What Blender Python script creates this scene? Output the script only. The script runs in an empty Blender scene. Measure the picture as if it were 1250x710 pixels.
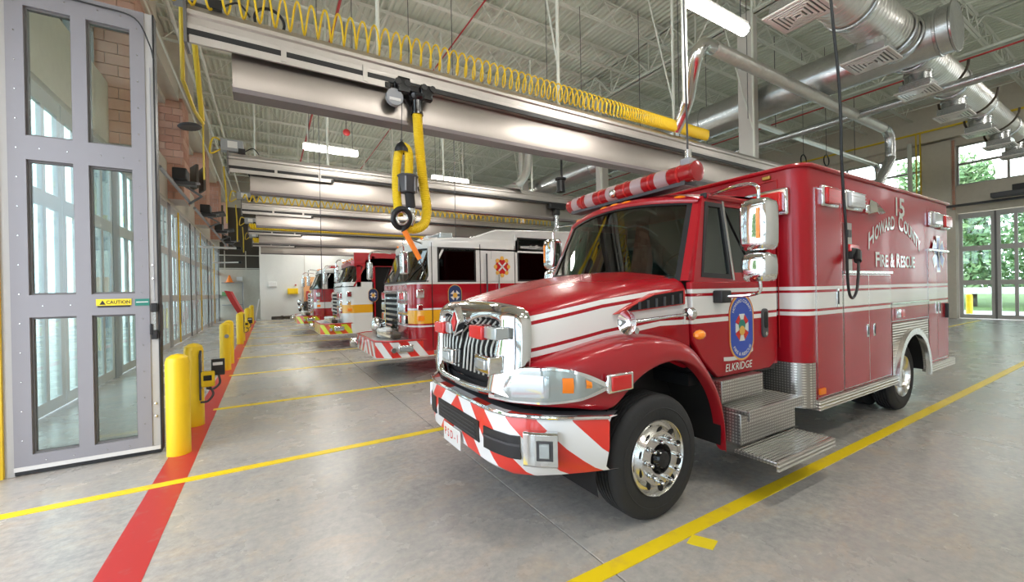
import bpy, bmesh, math, random
from math import sin, cos, pi, radians, atan2, hypot, sqrt
from mathutils import Vector, Matrix
random.seed(7)
SC = bpy.context.scene
COL = SC.collection
# ---------------------------------------------------------------- camera
a_, t_, r_ = 0.537807, 0.0028115, -0.0192333
Fw = Vector((sin(a_)*cos(t_), cos(a_)*cos(t_), -sin(t_)))
R0 = Vector((cos(a_), -sin(a_), 0)); U0 = R0.cross(Fw)
Rr = R0*cos(r_)+U0*sin(r_); Ur = -R0*sin(r_)+U0*cos(r_)
cd = bpy.data.cameras.new('camera'); cam = bpy.data.objects.new('camera', cd); COL.objects.link(cam)
cd.sensor_width = 36; cd.lens = 499.7/1250*36; cd.clip_end = 400; cd.clip_start = .05
m3 = Matrix((Rr, Ur, -Fw)).transposed()
cam.matrix_world = Matrix.Translation((0, 0, 1.75)) @ m3.to_4x4()
SC.camera = cam
# ---------------------------------------------------------------- world, light, exposure
w = bpy.data.worlds.new('sky'); SC.world = w; w.use_nodes = True
nt = w.node_tree; bg = nt.nodes['Background']
tc = nt.nodes.new('ShaderNodeTexCoord'); nz = nt.nodes.new('ShaderNodeTexNoise'); nz.inputs['Scale'].default_value = 1.6
nz.inputs['Detail'].default_value = 5
rp = nt.nodes.new('ShaderNodeValToRGB'); rp.color_ramp.elements[0].color = (.62, .78, 1, 1); rp.color_ramp.elements[1].color = (1, 1, 1, 1)
rp.color_ramp.elements[0].position = .3; rp.color_ramp.elements[1].position = .6
nt.links.new(tc.outputs['Generated'], nz.inputs['Vector']); nt.links.new(nz.outputs['Fac'], rp.inputs['Fac']); nt.links.new(rp.outputs['Color'], bg.inputs['Color'])
bg.inputs['Strength'].default_value = 5.6
SC.view_settings.view_transform = 'Standard'; SC.view_settings.look = 'None'
SC.view_settings.exposure = 0.0; SC.view_settings.gamma = 1
SC.view_settings.use_curve_mapping = False
SC.cycles.use_denoising = True
SC.cycles.max_bounces = 9; SC.cycles.diffuse_bounces = 5; SC.cycles.glossy_bounces = 4
SC.cycles.transparent_max_bounces = 16; SC.cycles.transmission_bounces = 6
SC.cycles.caustics_reflective = False; SC.cycles.caustics_refractive = False; SC.cycles.sample_clamp_indirect = 6
LAMP_WATT = 85
LAMP_GLOW = 34
def portal(name, loc, rot, sx, sy):
    l = bpy.data.lights.new(name, 'AREA'); l.shape = 'RECTANGLE'; l.size = sx; l.size_y = sy; l.cycles.is_portal = True
    o = bpy.data.objects.new(name, l); o.location = loc; o.rotation_euler = rot; COL.objects.link(o)
# ---------------------------------------------------------------- materials
MATS = {}
def mat(name, c, rough=.5, metal=0, noise=0, scale=8, bump=0, bscale=30, coat=0, emit=0, alpha=None, spec=None):
    m = bpy.data.materials.new(name); m.use_nodes = True; n = m.node_tree.nodes; L = m.node_tree.links; p = n['Principled BSDF']
    c = (*c, 1) if len(c) == 3 else c
    p.inputs['Base Color'].default_value = c; p.inputs['Roughness'].default_value = rough; p.inputs['Metallic'].default_value = metal
    if coat: p.inputs['Coat Weight'].default_value = coat; p.inputs['Coat Roughness'].default_value = .04
    if spec is not None: p.inputs['Specular IOR Level'].default_value = spec
    if emit: p.inputs['Emission Color'].default_value = c; p.inputs['Emission Strength'].default_value = emit
    t = n.new('ShaderNodeTexCoord'); x = n.new('ShaderNodeTexNoise'); x.inputs['Scale'].default_value = scale; x.inputs['Detail'].default_value = 4
    L.new(t.outputs['Object'], x.inputs['Vector'])
    k = noise or .03
    mx = n.new('ShaderNodeMix'); mx.data_type = 'RGBA'
    mx.inputs[6].default_value = (c[0]*(1-k), c[1]*(1-k), c[2]*(1-k), 1); mx.inputs[7].default_value = (min(1, c[0]*(1+k)), min(1, c[1]*(1+k)), min(1, c[2]*(1+k)), 1)
    L.new(x.outputs['Fac'], mx.inputs[0]); L.new(mx.outputs[2], p.inputs['Base Color'])
    if bump:
        y = n.new('ShaderNodeTexNoise'); y.inputs['Scale'].default_value = bscale; L.new(t.outputs['Object'], y.inputs['Vector'])
        b = n.new('ShaderNodeBump'); b.inputs['Strength'].default_value = bump; b.inputs['Distance'].default_value = .01
        L.new(y.outputs['Fac'], b.inputs['Height']); L.new(b.outputs['Normal'], p.inputs['Normal'])
    MATS[name] = m; return m
def glass(name, tint, refl=.12, k=1.2):
    m = bpy.data.materials.new(name); m.use_nodes = True; n = m.node_tree.nodes; L = m.node_tree.links; n.remove(n['Principled BSDF'])
    o = n['Material Output']; tr = n.new('ShaderNodeBsdfTransparent'); tr.inputs['Color'].default_value = (*tint, 1)
    g = n.new('ShaderNodeBsdfGlossy'); g.inputs['Roughness'].default_value = .02; g.inputs['Color'].default_value = (.95, 1, .97, 1)
    f = n.new('ShaderNodeFresnel'); f.inputs['IOR'].default_value = 1.5
    ad = n.new('ShaderNodeMath'); ad.operation = 'MULTIPLY_ADD'; ad.inputs[1].default_value = k; ad.inputs[2].default_value = refl*.3
    mx = n.new('ShaderNodeMixShader'); L.new(f.outputs[0], ad.inputs[0]); L.new(ad.outputs[0], mx.inputs[0]); L.new(tr.outputs[0], mx.inputs[1]); L.new(g.outputs[0], mx.inputs[2])
    L.new(mx.outputs[0], o.inputs['Surface']); MATS[name] = m; return m
class NG:                                   # tiny node helper for painted patterns
    def __init__(s, m): s.n = m.node_tree.nodes; s.L = m.node_tree.links; s.p = s.n['Principled BSDF']
    def pos(s, out='Object'):
        t = s.n.new('ShaderNodeTexCoord'); x = s.n.new('ShaderNodeSeparateXYZ'); s.L.new(t.outputs[out], x.inputs[0]); return x.outputs
    def m(s, op, a, b=0.0, c=None):
        q = s.n.new('ShaderNodeMath'); q.operation = op
        for i, v in enumerate([a, b] + ([c] if c is not None else [])):
            if isinstance(v, (int, float)): q.inputs[i].default_value = v
            else: s.L.new(v, q.inputs[i])
        return q.outputs[0]
    def band(s, v, lo, hi): return s.m('MULTIPLY', s.m('GREATER_THAN', v, lo), s.m('LESS_THAN', v, hi))
    def mix(s, f, a, b):
        q = s.n.new('ShaderNodeMix'); q.data_type = 'RGBA'
        if isinstance(f, (int, float)): q.inputs[0].default_value = f
        else: s.L.new(f, q.inputs[0])
        for i, v in ((6, a), (7, b)):
            if isinstance(v, tuple): q.inputs[i].default_value = (*v, 1)
            else: s.L.new(v, q.inputs[i])
        return q.outputs[2]
    def noise(s, sc, det=4, out='Object', st=(1, 1, 1), ro=.5, di=0):
        t = s.n.new('ShaderNodeTexCoord'); mp = s.n.new('ShaderNodeMapping'); mp.inputs['Scale'].default_value = st
        x = s.n.new('ShaderNodeTexNoise'); x.inputs['Scale'].default_value = sc; x.inputs['Detail'].default_value = det; x.inputs['Roughness'].default_value = ro; x.inputs['Distortion'].default_value = di
        s.L.new(t.outputs[out], mp.inputs[0]); s.L.new(mp.outputs[0], x.inputs['Vector']); return x.outputs['Fac']
    def ramp(s, f, stops):
        q = s.n.new('ShaderNodeValToRGB'); e = q.color_ramp.elements
        e[0].position, e[0].color = stops[0][0], (*stops[0][1], 1); e[1].position, e[1].color = stops[1][0], (*stops[1][1], 1)
        for p, c in stops[2:]:
            k = e.new(p); k.color = (*c, 1)
        s.L.new(f, q.inputs[0]); return q.outputs[0]
    def col(s, o): s.L.new(o, s.p.inputs['Base Color'])
    def bump(s, h, st=.3, d=.01):
        b = s.n.new('ShaderNodeBump'); b.inputs['Strength'].default_value = st; b.inputs['Distance'].default_value = d
        s.L.new(h, b.inputs['Height']); s.L.new(b.outputs[0], s.p.inputs['Normal'])
RED = (.37, .006, .014)
mat('red_paint', RED, .28, coat=.5, noise=.04)
mat('red_gloss', (.50, .012, .012), .3, coat=.6)
mat('white_paint', (.78, .77, .74), .25, coat=.8)
mat('white_wall', (.72, .73, .70), .6, noise=.03, bump=.1)
mat('beige_wall', (.60, .55, .46), .7, noise=.08, bump=.1)
mat('steel_white', (.74, .76, .68), .5, noise=.05)
mat('deck_white', (.66, .69, .60), .55, noise=.05)
mat('column_grey', (.58, .56, .52), .5)
mat('door_frame', (.27, .262, .28), .45, noise=.03)
mat('door_frame_light', (.47, .46, .44), .45, noise=.03)
mat('dark_frame', (.14, .135, .13), .5)
mat('alum', (.52, .49, .46), .42, metal=.8, noise=.06)
mat('flange', (.20, .175, .18), .45, metal=.5)
mat('stainless', (.44, .40, .37), .36, metal=1, noise=.2, scale=.9)
mat('chrome', (.80, .81, .82), .07, metal=1)
mat('chrome_soft', (.72, .71, .69), .22, metal=1)
mat('galv', (.52, .53, .53), .27, metal=.9, noise=.2, scale=14)
mat('galv_light', (.70, .69, .66), .3, metal=.8, noise=.12, scale=14)
mat('black', (.012, .012, .013), .45)
mat('black_gloss', (.008, .008, .009), .12)
mat('rubber', (.022, .022, .023), .75, noise=.2, bump=.15, bscale=60)
mat('dark_hole', (.006, .005, .005), .9)
mat('dark_grey', (.06, .06, .065), .5)
mat('mid_grey', (.28, .28, .29), .5)
mat('box_grey', (.33, .35, .37), .4)
mat('yellow', (.87, .58, .012), .38, noise=.05)
mat('yellow_hose', (.86, .60, .015), .45, noise=.06)
mat('yellow_pipe', (.72, .52, .03), .45)
mat('orange', (.9, .22, .01), .5)
mat('amber', (.9, .25, .01), .15, coat=.5, emit=.12)
mat('lens_red', (.62, .012, .014), .15, coat=.5)
mat('bar_red', (.33, .008, .012), .2, coat=.6)
mat('bar_clear', (.42, .30, .30), .15, coat=.6)
mat('lens_white', (.62, .66, .68), .12, coat=1)
mat('lamp_glass', (.34, .38, .37), .1, metal=.3, coat=1)
mat('lens_clear', (.55, .6, .62), .05, metal=.6)
mat('louver', (.68, .66, .63), .45)
mat('white_plastic', (.75, .75, .73), .4)
mat('sticker_yellow', (.85, .65, .02), .5)
mat('sticker_green', (.02, .2, .15), .5)
mat('blue', (.01, .06, .45), .3, coat=.5)
mat('navy', (.02, .05, .13), .3, coat=.5)
mat('gold', (.75, .42, .08), .35)
mat('wood', (.70, .38, .17), .6, noise=.15, scale=3)
mat('dark_brown', (.06, .045, .03), .6)
mat('brass', (.5, .32, .08), .3, metal=.8)
mat('hose_tan', (.62, .55, .42), .8, noise=.2)
mat('lime', (.75, .80, .02), .4)
mat('seat_fabric', (.05, .05, .055), .8)
mat('dash', (.10, .11, .10), .6)
mat('leaf_a', (.16, .30, .12), .6, noise=.4, scale=2)
mat('leaf_b', (.30, .44, .20), .6, noise=.4, scale=2)
mat('bark', (.09, .07, .05), .9, noise=.3)
mat('glow_tube', (1, .97, .92), .5, emit=LAMP_GLOW)
mat('mortar', (.55, .50, .45), .9)
mat('pipe_red', (.45, .03, .03), .4)
glass('glass_door', (.90, .97, .97), .03, .7)
glass('glass_window', (.93, .97, .96), .05)
glass('glass_truck', (.27, .42, .35), .25)
glass('glass_dark', (.02, .025, .022), .0, .35)
m = mat('brick', (.42, .17, .12), .85, bump=.3, bscale=60); g = NG(m)
oi = g.n.new('ShaderNodeObjectInfo')
g.col(g.ramp(g.m('MULTIPLY_ADD', oi.outputs['Random'], .6, g.m('MULTIPLY', g.noise(3), .4)), [(.2, (.50, .25, .18)), (.5, (.60, .34, .25)), (.8, (.68, .43, .33))]))
# floor concrete: sealed, mottled grey with tan clouds
m = mat('concrete', (.45, .43, .40), .3); g = NG(m)
n1 = g.noise(.45, 8, ro=.62); n2 = g.noise(2.2, 12, st=(1, 1.7, 1), ro=.72, di=.6); n3 = g.noise(16, 8, ro=.7)
c1 = g.ramp(n1, [(.3, (.32, .325, .32)), (.7, (.44, .385, .31))])
c2 = g.ramp(n2, [(.28, (.22, .23, .23)), (.5, (.40, .385, .36)), (.70, (.58, .43, .28))])
cc = g.mix(.6, c1, c2); c3 = g.ramp(n3, [(.35, (.27, .27, .27)), (.65, (.60, .56, .51))])
g.col(g.mix(.35, cc, c3))
g.L.new(g.m('MULTIPLY_ADD', n1, .22, .16), g.p.inputs['Roughness']); g.bump(n3, .05, .004)
mat('apron', (.62, .60, .57), .8, noise=.08, scale=.5)
mat('grass', (.10, .17, .04), .9, noise=.3, scale=1)
m = mat('line_yellow', (.86, .62, .02), .4); g = NG(m)
g.col(g.ramp(g.noise(7, 8), [(.25, (.74, .50, .05)), (.45, (.88, .64, .012))]))
m = mat('line_red', (.62, .05, .045), .4); g = NG(m)
g.col(g.ramp(g.noise(9, 8), [(.25, (.46, .10, .09)), (.42, (.50, .03, .03))]))
# diamond plate
m = mat('diamond_plate', (.66, .64, .60), .28, metal=.9); g = NG(m); P_ = g.pos()
d1 = g.m('SINE', g.m('MULTIPLY', g.m('ADD', g.m('ADD', P_[0], P_[1]), P_[2]), 120)); d2 = g.m('SINE', g.m('MULTIPLY', g.m('SUBTRACT', g.m('ADD', P_[0], P_[1]), P_[2]), 120))
dd = g.m('GREATER_THAN', g.m('MULTIPLY', d1, d2), .30); g.bump(dd, 1, .008); g.col(g.mix(dd, (.40, .38, .36), (.82, .80, .77)))
m = mat('ribbed_plate', (.60, .57, .52), .35, metal=.85); g = NG(m); P_ = g.pos(); g.bump(g.m('SINE', g.m('MULTIPLY', P_[2], 190)), .8, .006)
# ambulance paint: red with white stripes set by height (a decal pattern that slopes along the bonnet)
AX, AY = 5.2, 3.22
def amb_paint(name, shift):
    m = mat(name, RED, .26, coat=.15, spec=.35); g = NG(m); P = g.pos(); z = P[2]
    if shift:
        f = g.m('ADD', g.m('MULTIPLY', g.m('MINIMUM', g.m('SUBTRACT', P[0], 2.2-AX), 0), .066), g.m('MULTIPLY', g.m('MINIMUM', g.m('SUBTRACT', P[0], 2.75-AX), 0), .12))
        z = g.m('SUBTRACT', z, f)
    s = g.m('ADD', g.m('ADD', g.band(z, 1.690, 1.726), g.band(z, 1.498, 1.664)), g.band(z, 1.432, 1.472))
    if shift == 1: s = g.m('MULTIPLY', s, g.m('LESS_THAN', P[2], 5))
    g.col(g.mix(s, RED, (.80, .79, .77))); return m
amb_paint('amb_striped', 0); amb_paint('hood_striped', 1)
def chevron(name, c1, c2, per, slope, ph=0, sym=True):
    m = mat(name, c1, .3, coat=.5); g = NG(m); t = g.n.new('ShaderNodeUVMap'); x = g.n.new('ShaderNodeSeparateXYZ'); g.L.new(t.outputs[0], x.inputs[0])
    u = g.m('ABSOLUTE', x.outputs[0]) if sym else x.outputs[0]
    f = g.m('FRACT', g.m('DIVIDE', g.m('ADD', g.m('ADD', u, g.m('MULTIPLY', x.outputs[1], slope)), ph), per))
    g.col(g.mix(g.m('GREATER_THAN', f, .5), c1, c2)); return m
WH = (.78, .78, .77)
chevron('chevron_red_white', (.72, .035, .02), WH, .48, 1.1, .23+4.8)
chevron('chevron_engine', (.70, .03, .02), WH, .36, .8, 3)
chevron('chevron_lime', (.75, .10, .02), (.72, .78, .03), .36, .8, 3)
# fire engine paint: upper / stripe / lower by height
def engine_paint(name, up, lo, zsplit, stripe=(.85, .42, .02), edge=WH):
    m = mat(name, up, .25, coat=.8); g = NG(m); P = g.pos(); z = P[2]
    c = g.mix(g.m('LESS_THAN', z, zsplit), up, lo)
    c = g.mix(g.band(z, 1.10, 1.37), c, stripe); c = g.mix(g.m('ADD', g.band(z, 1.375, 1.41), g.band(z, 1.03, 1.065)), c, edge)
    g.col(c)
engine_paint('engine_white_red', (.78, .76, .71), RED, 1.9)
engine_paint('engine_red_white', (.50, .01, .016), (.76, .76, .74), 2.1)
engine_paint('engine_white_low_red', (.74, .74, .72), RED, 2.2, WH, RED)
engine_paint('engine_all_red', RED, RED, 2.2, WH, (.80, .45, .02))
# ---------------------------------------------------------------- mesh collector
class M:
    def __init__(s): s.v = []; s.f = []; s.mi = []; s.mats = []; s.cur = 0
    def use(s, name):
        if name not in s.mats: s.mats.append(name)
        s.cur = s.mats.index(name); return s
    def add(s, vs, fs):
        b = len(s.v); s.v += [tuple(v) for v in vs]
        for f in fs: s.f.append(tuple(i+b for i in f)); s.mi.append(s.cur)
        return s
    def box(s, x0, x1, y0, y1, z0, z1, M_=None):
        vs = [Vector((x, y, z)) for x in (x0, x1) for y in (y0, y1) for z in (z0, z1)]
        if M_ is not None: vs = [M_ @ v for v in vs]
        return s.add(vs, [(0, 1, 3, 2), (4, 6, 7, 5), (0, 4, 5, 1), (2, 3, 7, 6), (0, 2, 6, 4), (1, 5, 7, 3)])
    def ring(s, c, ax, r, n, up=None):
        ax = Vector(ax).normalized(); u = Vector(up) if up is not None else Vector((0, 0, 1))
        if abs(u.normalized().dot(ax)) > .95: u = Vector((1, 0, 0))
        e = ax.cross(u).normalized(); k = e.cross(ax)
        return [Vector(c)+(e*cos(2*pi*i/n)+k*sin(2*pi*i/n))*r for i in range(n)]
    def tube(s, pts, r, n=8, cap=True, closed=False):
        pts = [Vector(p) for p in pts]; N = len(pts); rs = r if isinstance(r, (list, tuple)) else [r]*N
        vs = []; up = None
        for i, p in enumerate(pts):
            if closed: d = pts[(i+1) % N]-pts[i-1]
            else: d = pts[min(i+1, N-1)]-pts[max(i-1, 0)]
            d.normalize()
            if up is None:
                up = Vector((0, 0, 1)) if abs(d.z) < .9 else Vector((1, 0, 0))
            up = (up-d*up.dot(d))
            if up.length < 1e-4: up = Vector((0, 1, 0))
            up.normalize(); e = d.cross(up)
            vs += [p+(e*cos(2*pi*k/n)+up*sin(2*pi*k/n))*rs[i] for k in range(n)]
        fs = []
        for i in range(N if closed else N-1):
            a = i*n; b = ((i+1) % N)*n
            for k in range(n): fs.append((a+k, a+(k+1) % n, b+(k+1) % n, b+k))
        if cap and not closed: fs += [tuple(range(n))[::-1], tuple(range((N-1)*n, N*n))]
        return s.add(vs, fs)
    def cyl(s, p0, p1, r, n=12, r2=None): return s.tube([p0, p1], [r, r if r2 is None else r2], n)
    def lathe(s, o, ax, prof, n=24, caps=False):        # prof: list of (distance along axis, radius)
        ax = Vector(ax).normalized(); o = Vector(o); vs = []
        for d, r in prof: vs += s.ring(o+ax*d, ax, r, n)
        fs = []
        for i in range(len(prof)-1):
            for k in range(n): fs.append((i*n+k, i*n+(k+1) % n, (i+1)*n+(k+1) % n, (i+1)*n+k))
        if caps: fs += [tuple(range(n))[::-1], tuple(range((len(prof)-1)*n, len(prof)*n))]
        return s.add(vs, fs)
    def grid(s, rows, close=False):
        n = len(rows[0]); vs = [p for r in rows for p in r]; fs = []
        for i in range(len(rows)-1):
            for k in range(n if close else n-1): fs.append((i*n+k, i*n+(k+1) % n, (i+1)*n+(k+1) % n, (i+1)*n+k))
        return s.add(vs, fs)
    def prism(s, poly, ax, a, b):                          # poly 2-D extruded along axis ax from a to b
        def P(u, v, t): return {'x': (t, u, v), 'y': (u, t, v), 'z': (u, v, t)}[ax]
        n = len(poly); vs = [P(u, v, a) for u, v in poly]+[P(u, v, b) for u, v in poly]
        return s.add(vs, [tuple(range(n))[::-1], tuple(range(n, 2*n))]+[(i, (i+1) % n, n+(i+1) % n, n+i) for i in range(n)])
    def frame(s, out, inn, ax, a, b):                      # ring between two outlines with the same point count
        def P(u, v, t): return {'x': (t, u, v), 'y': (u, t, v), 'z': (u, v, t)}[ax]
        n = len(out); vs = [P(*p, t) for t in (a, b) for q in (out, inn) for p in q]; fs = []
        for i in range(n):
            j = (i+1) % n
            fs += [(i, j, n+j, n+i), (2*n+i, 3*n+i, 3*n+j, 2*n+j), (i, 2*n+i, 2*n+j, j), (n+i, n+j, 3*n+j, 3*n+i)]
        return s.add(vs, fs)
    def sphere(s, c, r, n=12, sq=(1, 1, 1)):
        c = Vector(c); rows = []
        for i in range(n//2+1):
            t = pi*i/(n//2); rows.append([c+Vector((sin(t)*cos(2*pi*k/n)*r*sq[0], sin(t)*sin(2*pi*k/n)*r*sq[1], cos(t)*r*sq[2])) for k in range(n)])
        return s.grid(rows, True)
    def build(s, name, m=None, par=None, bevel=0, sub=0, uv=None, smooth=True, seg=2, orient=True):
        me = bpy.data.meshes.new(name)
        O = Vector((0, 0, 0))
        if par is not None: O = ORG.get(par.name, O)
        me.from_pydata([Vector(v)-O for v in s.v], [], s.f)
        names = [m] if m else s.mats
        for q in names: me.materials.append(MATS[q])
        if not m: me.polygons.foreach_set('material_index', s.mi)
        if uv:
            ul = me.uv_layers.new(name='UVMap')
            for lp in me.loops: ul.data[lp.index].uv = uv(s.v[lp.vertex_index])
        if orient:
            bm = bmesh.new(); bm.from_mesh(me); bmesh.ops.recalc_face_normals(bm, faces=bm.faces); bm.to_mesh(me); bm.free()
        if smooth and not sub:
            me.polygons.foreach_set('use_smooth', [True]*len(me.polygons)); me.set_sharp_from_angle(angle=radians(38))
        elif sub: me.polygons.foreach_set('use_smooth', [True]*len(me.polygons))
        me.update()
        o = bpy.data.objects.new(name, me); COL.objects.link(o)
        if par is not None: o.parent = par; ORG[o.name] = O
        else: ORG[o.name] = O
        if bevel:
            b = o.modifiers.new('bevel', 'BEVEL'); b.width = bevel; b.segments = seg; b.limit_method = 'ANGLE'; b.angle_limit = radians(40)
        if sub:
            b = o.modifiers.new('sub', 'SUBSURF'); b.levels = b.render_levels = sub
        return o
ORG = {}
def thing(name, loc, label, cat, group=None):
    o = bpy.data.objects.new(name, None); o.location = loc; o.empty_display_size = .1; COL.objects.link(o); ORG[o.name] = Vector(loc)
    o['label'] = label; o['category'] = cat
    if group: o['group'] = group
    return o
def tag(o, label, cat, group=None):
    o['label'] = label; o['category'] = cat
    if group: o['group'] = group
    return o
def struct(o): o['kind'] = 'structure'; return o
def sroot(name, loc=(0, 0, 0)):
    o = bpy.data.objects.new(name, None); o.location = loc; COL.objects.link(o); ORG[o.name] = Vector(loc); o['kind'] = 'structure'; return o
def dup(root, loc, label=None, group=None, kids=True):
    r = root.copy(); COL.objects.link(r); r.location = loc; ORG[r.name] = Vector(loc)
    if label: r['label'] = label
    if group: r['group'] = group
    def rec(a, b):
        for ch in list(a.children):
            c = ch.copy(); COL.objects.link(c); c.parent = b; rec(ch, c)
    if kids: rec(root, r)
    return r
def B(x0, x1, y0, y1, z0, z1, name, m, par=None, bevel=0, label=None):
    o = M().box(x0, x1, y0, y1, z0, z1).build(name, m, par, bevel)
    if label: o['label'] = label
    return o
def rrect(x0, x1, y0, y1, r, n=4):
    p = []
    for cx, cy, a0 in ((x1-r, y1-r, 0), (x0+r, y1-r, 90), (x0+r, y0+r, 180), (x1-r, y0+r, 270)):
        for i in range(n+1):
            a = radians(a0+90*i/n); p.append((cx+r*cos(a), cy+r*sin(a)))
    return p
def arc(c, r, a0, a1, n): return [(c[0]+r*cos(radians(a0+(a1-a0)*i/n)), c[1]+r*sin(radians(a0+(a1-a0)*i/n))) for i in range(n+1)]
def smooth_path(p, n=6):
    p = [Vector(q) for q in p]; out = []
    for i in range(len(p)-1):
        a, b, c, d = p[max(i-1, 0)], p[i], p[i+1], p[min(i+2, len(p)-1)]
        for k in range(n):
            t = k/n; out.append(.5*((2*b)+(c-a)*t+(2*a-5*b+4*c-d)*t*t+(3*b-a-3*c+d)*t**3))
    out.append(p[-1]); return out
_txt = {}
def text(s, name, m, par, origin, ex, ey, size, width=None, bend=None, depth=.003, align='CENTER', bold=0):
    cu = bpy.data.curves.new('t', 'FONT'); cu.body = s; cu.size = 1; cu.align_x = align; cu.offset = bold; cu.resolution_u = 3
    ob = bpy.data.objects.new('t', cu); COL.objects.link(ob); bpy.context.view_layer.update()
    me = bpy.data.meshes.new_from_object(ob.evaluated_get(bpy.context.evaluated_depsgraph_get()))
    COL.objects.unlink(ob); bpy.data.objects.remove(ob)
    vs = [v.co.copy() for v in me.vertices]; fs = [tuple(p.vertices) for p in me.polygons]
    xs = [v.x for v in vs]; W = max(xs)-min(xs); k = (width/W) if width else size/.72
    ex = Vector(ex); ey = Vector(ey); nrm = ex.cross(ey); o = Vector(origin); out = []
    for v in vs:
        u = v.x*k; t = v.y*size/.72
        if bend: u, t = bend(u, t)
        out.append(o+ex*u+ey*t+nrm*depth)
    return M().add(out, fs).build(name, m, par, smooth=False, orient=False)
# ================================================================ SETTING
XL, XR, YS, YN, ZC = -2.75, 28.0, -6.6, 35.5, 10.5
PITCH = 5.86
PIERS = [6.42+PITCH*k for k in range(-2, 6)]
for k in range(-1, 5):
    yc = PIERS[0]+PITCH*(k+1.5)
    portal('daylight_left', (XL-.5, yc, 2.5), (0, radians(-90), 0), 5, 4.6); portal('daylight_right', (XR+.5, yc, 4), (0, radians(90), 0), 8, 4.6)
floor = sroot('floor')
xs = [-3.3, 1.80, 6.70, 11.6, 16.5, 21.4, 28.4]; ys = [-6.8, -5.2, 12.15, 18.0, 23.9, 29.8, 36]
for i in range(len(xs)-1):
    for j in range(len(ys)-1):
        s = M().box(xs[i]+.004, xs[i+1]-.004, ys[j]+.004, ys[j+1]-.004, -.12, 0).build('concrete_slab', 'concrete', floor, bevel=.003, seg=1)
B(-3.3, 28.4, -6.8, 36, -.2, -.012, 'joint_filler', 'dark_grey', floor)
for k in range(-1, 6):
    for y in (1.89+PITCH*k, 4.95+PITCH*k):
        if y < YN-2.8: B(-1.95 if y < 5.3 else -.75, 27, y-.055, y+.055, 0, .004, 'painted_line', 'line_yellow', floor)
B(-.96, -.70, -6, 33, 0, .002, 'walkway_line', 'line_red', floor, label='red painted line along the bollards')
p0 = (2.55, 1.62)
M().add([(2.42, 1.80, .001), (2.50, 1.66, .001), (2.62, 1.70, .001), (2.54, 1.84, .001), (2.42, 1.80, .003), (2.50, 1.66, .003), (2.62, 1.70, .003), (2.54, 1.84, .003)],
        [(0, 1, 2, 3), (4, 5, 6, 7), (0, 1, 5, 4), (1, 2, 6, 5), (2, 3, 7, 6), (3, 0, 4, 7)]).build('tape_patch', 'sticker_yellow', floor)
# ground outside
struct(B(-60, XL-.5, -60, 90, -.2, -.03, 'ground', 'apron')); struct(B(XR+.4, 36.5, -60, 90, -.2, -.03, 'ground', 'apron')); struct(B(36.5, 90, -60, 90, -.25, -.05, 'ground', 'grass'))
# ceiling: deck, joists, girders
ceiling = sroot('ceiling')
m = M(); x = XL-.4; row0 = []; row1 = []
while x < XR+.4:
    for dx, dz in ((0, .0), (.06, .0), (.085, .06), (.165, .06)):
        row0.append((x+dx, YS, ZC+dz)); row1.append((x+dx, YN+.3, ZC+dz))
    x += .19
m.grid([row0, row1]); m.build('roof_deck', 'deck_white', ceiling, smooth=False)
B(XL-.5, XR+.5, YS-.1, YN+.4, ZC+.12, ZC+.3, 'roof_slab', 'deck_white', ceiling)
m = M()
for z0 in (ZC-.09, ZC-.72): 
    m.box(XL, XR, -.07, -.01, z0, z0+.012); m.box(XL, XR, .01, .07, z0, z0+.012); m.box(XL, XR, -.012, -.006, z0, z0+.06); m.box(XL, XR, .006, .012, z0, z0+.06)
x = XL+.1; k = 0
while x < XR-.4:
    a, b = (ZC-.05, ZC-.68) if k % 2 else (ZC-.68, ZC-.05)
    m.tube([(x, 0, a), (x+.55, 0, b)], .016, 4, cap=False); x += .55; k += 1
jm = m.build('joist', 'steel_white', ceiling, smooth=False)
y = YS+1.1; first = True
while y < YN-.2:
    o = jm if first else jm.copy()
    if not first: COL.objects.link(o); o.parent = ceiling
    o.location = (0, y, 0); first = False; y += 1.465*1.25
m = M()
for xx in (0.2, 3.1, 5.9, 8.8, 14.6, 17.5, 20.4, 23.3, 26): 
    for zz in (ZC-.73, ZC-.1): m.box(xx-.022, xx+.022, YS, YN, zz-.022, zz)
m.build('bridging_bar', 'steel_white', ceiling, smooth=False)
def girder(X):
    m = M()
    for z0, s in ((ZC-.12, -1), (ZC-1.25, 1)):
        m.box(X-.13, X-.015, YS, YN, z0, z0+.015); m.box(X+.015, X+.13, YS, YN, z0, z0+.015); m.box(X-.03, X-.015, YS, YN, z0, z0+.11); m.box(X+.015, X+.03, YS, YN, z0, z0+.11)
    y = YS; k = 0
    while y < YN-.9:
        a, b = (ZC-.08, ZC-1.2) if k % 2 else (ZC-1.2, ZC-.08)
        m.tube([(X, y, a), (X, y+.915, b)], .03, 4, cap=False); m.box(X-.02, X+.02, y+.9, y+.93, ZC-1.2, ZC-.08) if k % 2 else None
        y += .915; k += 1
    return m.build('joist_girder', 'steel_white', ceiling, smooth=False)
girder(11.68); girder(20.2)
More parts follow.
